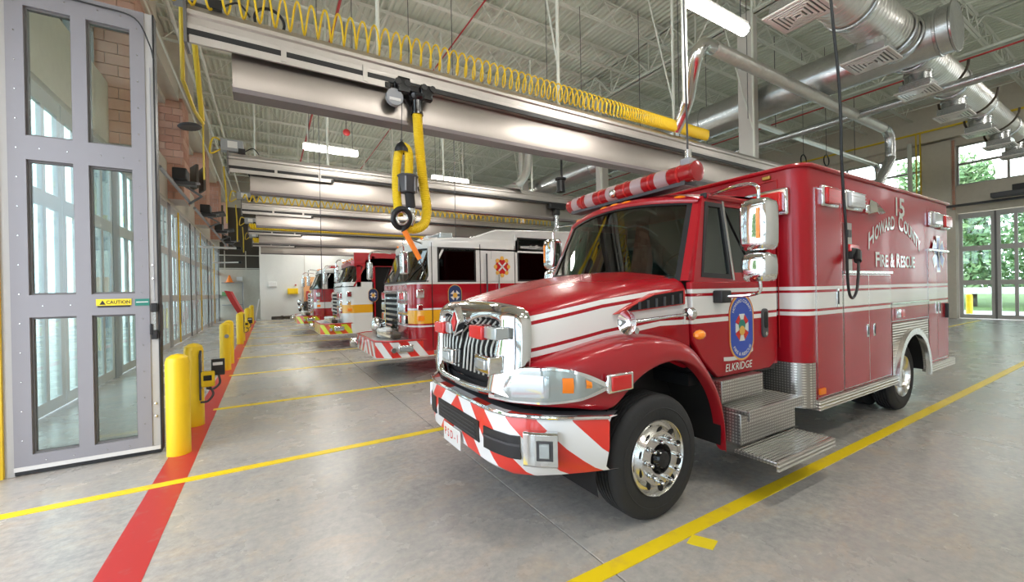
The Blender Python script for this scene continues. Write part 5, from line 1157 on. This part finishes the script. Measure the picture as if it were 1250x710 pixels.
# ================================================================ FIRE ENGINES
def engine(idx, ox, oy, paint, roofmat, lab, chev, open_door=False, length=8.5, detail=2, nose='grey', crest=True, raised=True, bump_len=.65, low='red_gloss'):
    W = 2.5; t = thing('fire_engine', (ox+3, oy+W/2, 0), lab, 'fire engine', 'fire engines parked in the bays behind the ambulance'); E_ = t
    def Q(x, y, z): return (ox+x, oy+y, z)
    def b(x0, x1, y0, y1, z0, z1, nm, mt, par=None, bev=0): return B(ox+x0, ox+x1, oy+y0, oy+y1, z0, z1, nm, mt, par or E_, bev)
    # cab lower body with rounded front corners (plan), z .5 - 1.92 ; upper cab glasshouse
    def plan(fr, r, x1=2.05):
        p = [(x1, 0), (x1, W)]+[(fr+r-r*sin(radians(a)), W-r+r*cos(radians(a))) for a in range(0, 91, 15)]+[(fr+r-r*cos(radians(a)), r-r*sin(radians(a))) for a in range(0, 91, 15)]
        return p
    rows = []
    for fr, r, z in ((.06, .34, .55), (.02, .34, .62), (0, .34, 1.2), (0, .34, 1.9), (.02, .34, 1.95)): rows.append([Q(x, y, z) for x, y in plan(fr, r, 4.3)])
    if not open_door: M().grid(rows, True).build('cab_body', paint, E_)
    else:
        rows = [[Q(x, y, z) for x, y in plan(fr, r, .95)] for fr, r, z in ((.06, .34, .45), (.02, .34, .62), (0, .34, 1.2), (0, .34, 1.9), (.02, .34, 2.1))]
        M().grid(rows, True).build('cab_body', paint, E_)
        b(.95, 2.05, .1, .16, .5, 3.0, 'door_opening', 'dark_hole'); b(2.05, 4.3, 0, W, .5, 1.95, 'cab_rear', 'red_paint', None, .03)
        for s_ in (0,): M().box(-.6, .0, -.03, .03, .5, 2.95, Matrix.Translation(Q(.98, -.02, 0)) @ Matrix.Rotation(radians(62), 4, 'Z')).build('open_door', paint, E_, bevel=.01) if False else None
        b(1.0, 1.9, .2, .9, .6, .95, 'cab_step', 'diamond_plate'); b(1.2, 1.8, .3, .9, 1.1, 1.5, 'seat', 'seat_fabric', None, .05)
    zr = 2.85
    # roof cap
    rows = []
    for fr, r, z in ((.30, .40, 2.62), (.26, .42, 2.70), (.28, .42, 2.80), (.42, .5, 2.86), (.7, .5, 2.88)): rows.append([Q(x, y*(1-.00)+0, z) for x, y in plan(fr, r, 4.3)])
    rf = M().grid(rows, True).add(rows[-1], [tuple(range(len(rows[-1])))]).build('cab_roof', roofmat, E_)
    if raised:
        m = M(); y0, y1 = .12, W-.12
        pf = [(1.25, 2.86), (2.0, 3.12), (4.3, 3.2), (4.3, 2.8), (1.25, 2.8)]
        m.prism([(ox+x, z) for x, z in pf], 'y', oy+y0, oy+y1); m.build('raised_roof', roofmat, E_, bevel=.05)
        M().prism([(ox+.3, 2.86), (ox+.95, 2.96), (ox+1.25, 2.9), (ox+1.25, 2.8), (ox+.3, 2.8)], 'y', oy+.5, oy+W-.5).build('roof_front', roofmat, E_, bevel=.03)
    # windshield (curved) and posts
    def pt(a, k, o=0):    # a across 0..1 around the front, k height 0..1
        P0 = plan(.0-o, .36, 1.0); P1 = plan(.28-o, .44, 1.0)
        A = P0[2:]; Bq = P1[2:]; n = len(A)-1; u = a*n; i = min(int(u), n-1); f = u-i
        q = lambda L: (L[i][0]+(L[i+1][0]-L[i][0])*f, L[i][1]+(L[i+1][1]-L[i][1])*f)
        (x0, y0), (x1, y1) = q(A), q(Bq); z = 1.94+.70*k; return Q(x0+(x1-x0)*k, y0+(y1-y0)*k-(o if a > .75 else 0)*.5, z)
    N = 26
    M().grid([[pt(i/N, k/4) for k in range(5)] for i in range(N+1)]).build('windshield', 'glass_dark' if not detail else 'glass_truck', E_)
    for a0, a1 in ((.49, .505), (.955, 1.0), (0, .045)): M().grid([[pt(a0+(a1-a0)*j/2, k/4, .012) for k in range(5)] for j in range(3)]).build('windshield_post', roofmat if a0 > .9 or a0 < .1 else 'black', E_)
    for k0, k1 in ((0, .05), (.95, 1)): M().grid([[pt(i/N, k, .012) for k in (k0, k1)] for i in range(N+1)]).build('windshield_seal', 'black', E_)
    b(.5, .9, .15, W-.15, 1.7, 1.96, 'dashboard', 'dark_grey')
    if detail > 1:
        M().tube([Q(.95+.05*cos(a), .75+.22*sin(a), 2.05+.2*cos(a)) for a in [2*pi*k/16 for k in range(16)]], .018, 5, closed=True).build('steering_wheel', 'black', E_)
        for y in (.55, 1.9): b(1.35, 1.5, y-.22, y+.22, 1.5, 2.5, 'seat_back', 'seat_fabric', None, .04)
    # side glass house: posts and doors on the near side
    def sidewall(y, yo, sgn):
        wins = [(.55, 1.42), (2.48, 3.35)]
        f = lambda x0, x1, z0, z1, nm, mt, par=None, th=.05: b(x0, x1, min(y, y+th*sgn), max(y, y+th*sgn), z0, z1, nm, mt, par or E_)
        if open_door and sgn > 0:
            f(.42, .55, 1.95, 2.65, 'pillar', 'red_paint'); f(.9, 1.0, .5, 2.95, 'pillar', 'red_paint'); f(2.0, 4.3, 1.95, 3.0, 'cab_side', 'red_paint'); f(.35, 4.3, 2.6, 3.05, 'header', 'red_paint'); return
        for x0, x1 in ((.36, .55), (1.42, 2.48), (3.35, 4.3)): f(x0, x1, 1.94, 2.66, 'side_post', roofmat)
        for x0, x1 in wins:
            z1 = 2.66 if x0 < 1 else 2.95
            if x0 > 1: f(x0-.05, x1+.05, 2.60, 3.0, 'window_header', roofmat)
            w_ = f(x0, x1, 1.94, z1-.0, 'side_window', 'glass_dark', None, .03)
            M().frame([(ox+x0, 1.94), (ox+x1, 1.94), (ox+x1, z1), (ox+x0, z1)], [(ox+x0+.035, 1.975), (ox+x1-.035, 1.975), (ox+x1-.035, z1-.035), (ox+x0+.035, z1-.035)], 'y', oy+y-sgn*.012, oy+y+sgn*.02).build('window_gasket', 'black', w_, smooth=False)
            if x0 > 1: b(x0, x1, min(y-sgn*.015, y+sgn*.04), max(y-sgn*.015, y+sgn*.04), 2.60, 2.64, 'window_bar', roofmat, w_)
        for x in (.42, 1.52, 2.40, 3.42): B(ox+x, ox+x+.012, oy+y-sgn*.006-.004, oy+y-sgn*.006+.004, .6, 2.75, 'door_seam', 'dark_hole', E_)
    sidewall(0, 0, 1); sidewall(W, W, -1)
    b(.6, 4.25, .25, W-.25, .6, .8, 'cab_floor', 'black'); b(4.1, 4.3, .05, W-.05, 1.9, 2.85, 'cab_back', roofmat)
    if detail > 1 and not open_door:
        M().tube([Q(1.66, -.06, 1.15), Q(1.66, -.06, 2.55)], .018, 8).build('grab_rail', 'dark_grey', E_); M().tube([Q(1.96, -.05, 1.7), Q(1.96, -.05, 2.1)], .018, 8).build('grab_rail', 'chrome', E_)
        b(2.30-.5, 2.12, -.01, .01, 2.44, 2.60, 'side_vent', 'louver')
    # body behind the cab
    b(4.35, length, 0.0, W, .55, 3.0 if idx != 2 else 2.9, 'pump_body', paint, None, .02)
    for k in range(3):
        x0 = 5.2+1.1*k; b(x0, x0+1.0, -.015, .01, .7, 2.5, 'roller_shutter', 'alum')
    b(4.4, 5.0, -.02, .01, .7, 1.8, 'pump_panel', 'diamond_plate')
    # wheels
    for x, s, yy in ((1.9, -1, .04), (1.9, 1, W-.04), (6.7, -1, .04), (6.7, 1, W-.04)):
        o = Vector(Q(x, yy, .5)); tw = M().lathe(o, (0, s, 0), [(-.28, .3), (-.28, .47), (-.25, .5), (-.03, .5), (0, .46), (0, .32), (-.03, .29)], 28).build('tire', 'rubber', E_); M().lathe(o, (0, s, 0), [(-.2, .29), (.0, .29), (-.05, .25), (-.02, .12), (.03, .1), (.04, .001)], 20).build('rim', 'chrome', tw)
    # front face: grille, lamp clusters
    g = b(-.05, .06, .72, 1.78, .95, 1.72, 'grille', 'dark_hole')
    for k in range(6): b(-.075, -.04, .76, 1.74, .99+.12*k, 1.04+.12*k, 'grille_slat', 'chrome', g)
    M().frame([(oy+.68, .90), (oy+1.82, .90), (oy+1.82, 1.78), (oy+.68, 1.78)], [(oy+.75, .97), (oy+1.75, .97), (oy+1.75, 1.71), (oy+.75, 1.71)], 'x', ox-.09, ox+.02).build('grille_frame', 'chrome', g, smooth=False)
    for side_ in (0, 1):
        for r, z in enumerate((1.18, 1.42, 1.66)):
            y = .30 if side_ == 0 else 1.86
            o = b(-.07+(.0), .10, y, y+.36, z-.10, z+.10, 'lamp_bezel', 'chrome', None, .02)
            for q, mt in ((.03, 'lens_clear' if r < 2 else 'lens_red'), (.19, 'lens_red' if r != 1 else 'lens_clear')): b(-.085, -.05, y+q, y+q+.13, z-.07, z+.07, 'lens', mt, o, .01)
    b(.12, .3, .02, .10, 1.36, 1.5, 'corner_lamp', 'chrome', None, .02); b(.10, .26, -.02, .04, 1.62, 1.80, 'mirror_base', 'chrome', None, .02); b(.12, .26, 0, .06, 1.16, 1.26, 'corner_marker', 'amber', None, .01)
    # bumper
    L = bump_len; pl = [(.45, .02), (-L+.25, .05), (-L, .32), (-L, W-.32), (-L+.25, W-.05), (.45, W-.02)]
    us = [0]
    for a_, b_ in zip(pl, pl[1:]): us.append(us[-1]+hypot(a_[0]-b_[0], a_[1]-b_[1]))
    uvd = {}; rows = []
    for i, (x, y) in enumerate(pl):
        r = []
        for z in (.46, .78): v = Q(x, y, z); r.append(v); uvd[tuple(round(c, 4) for c in v)] = (us[i]-us[-1]/2, z)
        rows.append(r)
    bm_ = M().grid(rows).build('bumper', chev, E_, uv=lambda v: uvd[tuple(round(c, 4) for c in v)], smooth=False)
    M().prism([(ox+x, oy+y) for x, y in pl], 'z', .76, .785).build('bumper_deck', 'diamond_plate', E_); M().prism([(ox+x, oy+y) for x, y in pl], 'z', .44, .46).build('bumper_floor', 'ribbed_plate', E_)
    M().tube([Q(x, y, .785) for x, y in pl], .02, 6).build('bumper_edge', 'red_gloss', E_)
    o = b(-.28, .02, .0-.01, .05, .56, .70, 'bumper_lamp', 'chrome', None, .015); b(-.24, -.02, -.02, .02, .59, .67, 'lens', 'lens_clear', o, .01)
    M().tube([Q(-.38, .02, .62), Q(-.38, -.06, .62)], .05, 12).build('hose_outlet', 'chrome', E_)
    # hose tray, hose and siren on the bumper
    for k in range(3):
        M().tube([Q(-.30+.12*cos(a), 1.0+.28*sin(a), .83+.055*k) for a in [2*pi*j/14 for j in range(14)]], .035, 6, closed=True).build('hose_coil', 'hose_tan' if k % 2 else 'white_plastic', E_)
    M().tube(smooth_path([Q(-.3, .5, .82), Q(-.45, .8, .88), Q(-.35, 1.3, .85), Q(-.2, 1.6, .9)]), .03, 6).build('loose_hose', 'hose_tan', E_)
    b(-.30, -.12, .35, .5, .79, .90, 'nozzle', 'dark_brown', None, .03)
    if idx == 0:
        M().lathe(Q(-.30, 1.55, 1.0), (-1, 0, 0), [(-.12, .12), (0, .19), (.06, .2), (.12, .17), (.16, .06), (.165, .001)], 18).build('siren', 'chrome_soft', E_)
    # stuff that sticks out on the far front corner
    M().lathe(Q(-L-.04, W-.5, .62), (-1, 0, 0), [(0, .10), (.05, .11), (.15, .09), (.16, .001)], 12).build('intake_cap', 'chrome', E_)
    # wipers, mirrors, light bar
    for a0, a1 in ((.30, .44), (.58, .80)): M().tube([pt(a0, .02, .04), pt(a1, .55, .05)], .012, 5).build('wiper', 'black', E_)
    for s, y in ((-1, .05), (1, W-.05)):
        M().tube(smooth_path([Q(.25, y, 2.72), Q(-.1, y+s*.22, 2.78), Q(-.22, y+s*.32, 2.7), Q(-.22, y+s*.32, 2.5)]), .018, 6).build('mirror_arm', 'chrome', E_)
        M().box(-.06, .06, -.11, .11, -.22, .22, Matrix.Translation(Q(-.22, y+s*.32, 2.3))).build('mirror', 'chrome', E_, bevel=.03)
    lb = b(.75, 1.05, .35, W-.35, 2.9, 3.02, 'light_bar', 'lens_clear' if idx == 0 else 'lens_red', None, .03); b(.72, 1.08, 1.1, 1.4, 2.9, 3.04, 'bar_centre', 'lens_white', lb, .02)
    for k in range(5): M().sphere(Q(.34, .35+.45*k, 2.86), .035, 8, (1, 1.6, .7)).build('marker_lamp', 'amber', E_)
    if crest:
        c = Q(.92, -.012, 1.66)
        def ov(w_, h, dy, mt, nm, par): return M().prism([(c[0]+w_*cos(a), c[2]+(h-w_)*(1 if sin(a) >= 0 else -1)+w_*sin(a)) for a in [2*pi*(k+.5)/24 for k in range(24)]], 'y', c[1]-dy, c[1]).build(nm, mt, par, smooth=False)
        cr = ov(.155, .22, .004, 'gold', 'door_crest', E_); ov(.145, .21, .007, 'navy', 'crest_field', cr); ov(.05, .055, .012, 'gold', 'crest_seal', cr)
        m = M()
        for k in range(4):
            a = pi/4+pi*k/2; m.add([(c[0]+cos(a+d)*r, c[1]-.010, c[2]+sin(a+d)*r) for d, r in ((-.5, .11), (.5, .11), (.3, .04), (-.3, .04))], [(0, 1, 2, 3)])
        m.build('crest_cross', 'white_paint', cr, smooth=False, orient=False)
    return t
en = [engine(0, 2.45, 8.0, 'engine_white_red', 'white_paint', 'white topped red fire engine with a yellow stripe, right behind the ambulance', 'chevron_engine', crest=True)]
en.append(engine(1, 2.05, 13.9, 'engine_red_white', 'red_paint', 'red roofed fire engine with white lower cab and its door open, second in the row', 'chevron_lime', open_door=True, raised=False, crest=True))
en.append(engine(2, 1.72, 19.75, 'engine_white_low_red', 'white_paint', 'red fire engine with white cab and white band, third in the row', 'chevron_lime', detail=1, raised=False, crest=False))
en.append(engine(3, 2.75, 25.6, 'engine_all_red', 'white_paint', 'farthest fire truck, only its lime bumper and dark front gear showing', 'chevron_lime', detail=1, raised=False, crest=False))
# round badge and web lettering on the white engine's rear door
c = (4.52, 7.985, 2.27); e = en[0]
m = M().lathe((c[0], 7.995, c[2]), (0, -1, 0), [(0, .17), (.008, .17), (.009, .001)], 18); bd = m.build('round_badge', 'red_gloss', e)
m = M()
for k in range(8):
    a = 2*pi*k/8; m.lathe((c[0]+.16*cos(a), 7.993, c[2]+.19*sin(a)), (0, -1, 0), [(0, .05), (.006, .05), (.007, .001)], 10)
m.build('badge_petals', 'gold', bd); M().box(-.13, .13, -.012, .0, -.018, .018, Matrix.Translation((c[0], 7.99, c[2])) @ Matrix.Rotation(radians(45), 4, 'Y')).box(-.13, .13, -.012, .0, -.018, .018, Matrix.Translation((c[0], 7.99, c[2])) @ Matrix.Rotation(radians(-45), 4, 'Y')).build('badge_axes', 'white_paint', bd)
text('www.hcdfrs.org', 'web_lettering', 'white_paint', e, (5.38, 7.98, 2.69), (1, 0, 0), (0, 0, 1), .11, .76, None, .002, bold=.01)
# dark front gear of the farthest truck
q = thing('winch_gear', (1.7, 26.5, .8), 'jumble of black and chrome gear carried on the farthest truck bumper', 'equipment')
rnd = random.Random(4)
for k in range(9):
    x, y, z = rnd.uniform(1.45, 1.9), rnd.uniform(25.9, 27.4), .80+.11*(k % 5)
    M().lathe((x, y, z+.08), (-1, rnd.uniform(-.5, .5), 0), [(-.06, .001), (-.06, .08), (0, .13), (.06, .09), (.09, .001)], 10).build('gear_piece', ['black', 'chrome', 'dark_grey'][k % 3], q)
# ================================================================ BACK WALL ITEMS
def item(nm, o, lab, cat, grp=None): return tag(o, lab, cat, grp)
item('', B(.05, .55, 32.85, 33, 2.28, 2.62, 'emergency_light', 'white_plastic', bevel=.02), 'pale emergency light box on the white back wall', 'lamp')
o = thing('wall_cabinet', (1.55, 32.9, 1.7), 'yellow wall cabinet on the white back wall', 'cabinet'); B(1.2, 1.85, 32.75, 33, 1.75, 2.15, 'cabinet_body', 'yellow', o, .01); B(1.25, 1.8, 32.73, 32.76, 1.80, 2.10, 'cabinet_door', 'yellow', o, .01)
item('', B(1.66, 1.76, 32.9, 33, 2.34, 2.44, 'fire_bell', 'pipe_red', bevel=.01), 'tiny red alarm fitting above the yellow cabinet', 'alarm')
o = thing('plywood_board', (2.9, 32.8, 0), 'orange plywood board standing against the white back wall beside the trucks', 'board'); B(2.2, 3.9, 32.7, 32.76, 1.2, 2.95, 'board_panel', 'wood', o); B(2.2, 3.9, 32.62, 32.9, .0, 1.2, 'board_bench', 'dark_brown', o, .02)
B(2.35, 2.85, 32.42, 32.68, 1.3, 1.95, 'red_tank', 'pipe_red', o, .05)
M().tube([(.55+.33*cos(a*3.2), 32.4+.2*sin(a*3.2), .05+.03*a) for a in [2*pi*k/40 for k in range(40)]], .05, 6).tube([(1.2+.25*cos(a*3.2), 32.4+.2*sin(a*3.2), .05+.03*a) for a in [2*pi*k/40 for k in range(40)]], .05, 6).build('hose_pile', 'dark_brown')
tag(bpy.data.objects['hose_pile'], 'dark coiled hoses lying on the floor at the foot of the back wall', 'hose')
item('', B(-1.9, -1.55, 35, 35.18, 2.75, 3.05, 'emergency_light', 'white_plastic', bevel=.02), 'pale emergency light in the beige recess', 'lamp')
o = thing('storage_rack', (-2.2, 34.9, 0), 'dark rack with bags and an orange cone in the beige recess at far left', 'shelf')
B(-2.75, -1.5, 34.7, 35.1, 1.05, 1.1, 'shelf_board', 'mid_grey', o); B(-2.75, -1.5, 34.7, 35.1, 2.6, 2.65, 'shelf_board', 'mid_grey', o); B(-1.55, -1.5, 34.7, 35.1, 0, 2.65, 'rack_post', 'mid_grey', o); B(-2.75, -2.2, 34.75, 35, 1.7, 2.0, 'bag', 'leaf_a', o, .05)
o = M().lathe((-2.3, 34.85, 2.65), (0, 0, 1), [(0, .30), (.03, .30), (.04, .2), (.5, .05), (.52, .001)], 14).build('traffic_cone', 'orange'); tag(o, 'orange traffic cone on top of the rack in the far left recess', 'cone')
# red rescue sled leaning, white board leaning
rows = []
for k in range(11):
    u = k/10; w_ = .36*sin(pi*min(1, .15+u*.85))**.6; x = -2.35+1.1*u; z = 2.0*(1-u)**1.3+.03
    rows.append([(x+.0, 31.5-w_, z+.02), (x+.30, 31.5-w_*.8, z-.03), (x+.42, 31.5, z-.04), (x+.30, 31.5+w_*.8, z-.03), (x, 31.5+w_, z+.02), (x+.04, 31.5+w_*.8, z+.0), (x+.06, 31.5, z-.02), (x+.04, 31.5-w_*.8, z)])
o = M().grid(rows, True).build('rescue_sled', 'pipe_red'); tag(o, 'red rescue sled leaning by the far left doors', 'sled')
o = M().box(-.03, .03, -.25, .25, 0, 1.45, Matrix.Translation((-.75, 32.6, .02)) @ Matrix.Rotation(radians(9), 4, 'Y')).build('white_board', 'white_plastic'); tag(o, 'narrow white board leaning at the corner of the white back wall', 'board')
# ================================================================ LEFT WALL GEAR: door operators
def operator(y, k):
    t = thing('door_operator', (-2.2, y, 5.2), ['black door operator with upright panels on the left wall, nearest of the row', 'second dark door operator arm on the left wall', 'third dark door operator on the left wall', 'fourth dark door operator on the left wall', 'last door operator before the recess'][k], 'door operator', 'door operators above the left doors')
    B(-2.34, -1.8, y-.15, y+.15, 5.05, 5.16, 'operator_plate', 'dark_grey', t); B(-2.32, -1.98, y-.35, y+.25, 5.16, 5.5, 'motor', 'black', t, .03)
    B(-2.3, -1.75, y+.3, y+.45, 5.2, 5.25, 'operator_arm', 'mid_grey', t)
    M().tube([(-2.15, y, 5.1), (-1.8, y+1.2, 5.0), (-2.28, y+2.4, 4.95)], .035, 6).build('linkage', 'dark_grey', t)
    M().tube([(-2.27, y-2.2, 5.0), (-2.27, y+2.6, 5.0)], .05, 6).build('track_bar', 'mid_grey', t)
    if k < 1:
        for q, a in ((0, 22), (.28, 18)): M().box(-.04, .04, -.3, .3, 0, .75, Matrix.Translation((-1.95+q*.6, y+.9+q, 5.15)) @ Matrix.Rotation(radians(a), 4, 'Z')).build('upright_panel', 'dark_brown', t, bevel=.02)
    else: M().box(-.35, .35, -.5, .5, -.04, .04, Matrix.Translation((-1.9, y+.9, 5.3)) @ Matrix.Rotation(radians(-12), 4, 'Y')).build('arm_cover', 'dark_grey', t, bevel=.02)
    return t
for k, y in enumerate((15.5, 21.2, 26.5, 31.7)): operator(y, k)
o = thing('round_fan', (-2.2, 17.0, 8.0), 'dark round fan cage mounted high on the brick pier', 'fan'); M().lathe((-2.1, 16.9, 7.3), (.15, 0, -1), [(-.05, .28), (0, .33), (.05, .28), (.06, .001)], 16).build('fan_cage', 'dark_grey', o); M().tube([(-2.36, 17.4, 7.45), (-2.1, 16.95, 7.35)], .025, 6).build('fan_arm', 'dark_grey', o)
o = thing('gate_boom', (-2.4, 26, 3), 'horizontal white boom with a dark tip projecting from the left doors', 'boom'); M().tube([(-2.8, 24.5, 4.1), (-1.3, 24.5, 4.08)], .05, 8).build('boom_bar', 'white_plastic', o); M().tube([(-1.3, 24.5, 4.08), (-1.1, 24.5, 4.08)], .09, 8).build('boom_tip', 'black', o)
o = thing('gate_boom', (-2.4, 30, 3), 'lower white boom near the far left recess', 'boom'); M().tube([(-2.8, 30, 3.7), (-1.5, 30, 3.75)], .04, 8).build('boom_bar', 'white_plastic', o); M().tube([(-1.5, 30, 3.75), (-1.35, 30, 3.75)], .09, 8).build('boom_tip', 'black', o)
# dark door operator at the right wall
t = thing('door_operator', (27.7, 4.2, 5.4), 'dark door operator above the far right glazed door', 'door operator'); B(27.0, 27.55, 3.2, 4.6, 5.35, 5.55, 'operator_plate', 'dark_grey', t, .02); B(27.05, 27.5, 3.6, 4.0, 5.55, 5.8, 'motor', 'black', t, .02); M().tube([(27.5, 7.2, 5.25), (27.5, 0.8, 5.25)], .06, 8).build('track_bar', 'dark_grey', t)
for y in (7.3, ): M().tube([(27.5, y, 5), (27.5, y, 8.6)], .09, 10).build('roof_drain', 'steel_white'); tag(bpy.data.objects['roof_drain'], 'white vertical drain pipe on the right wall pier above the ambulance', 'pipe')
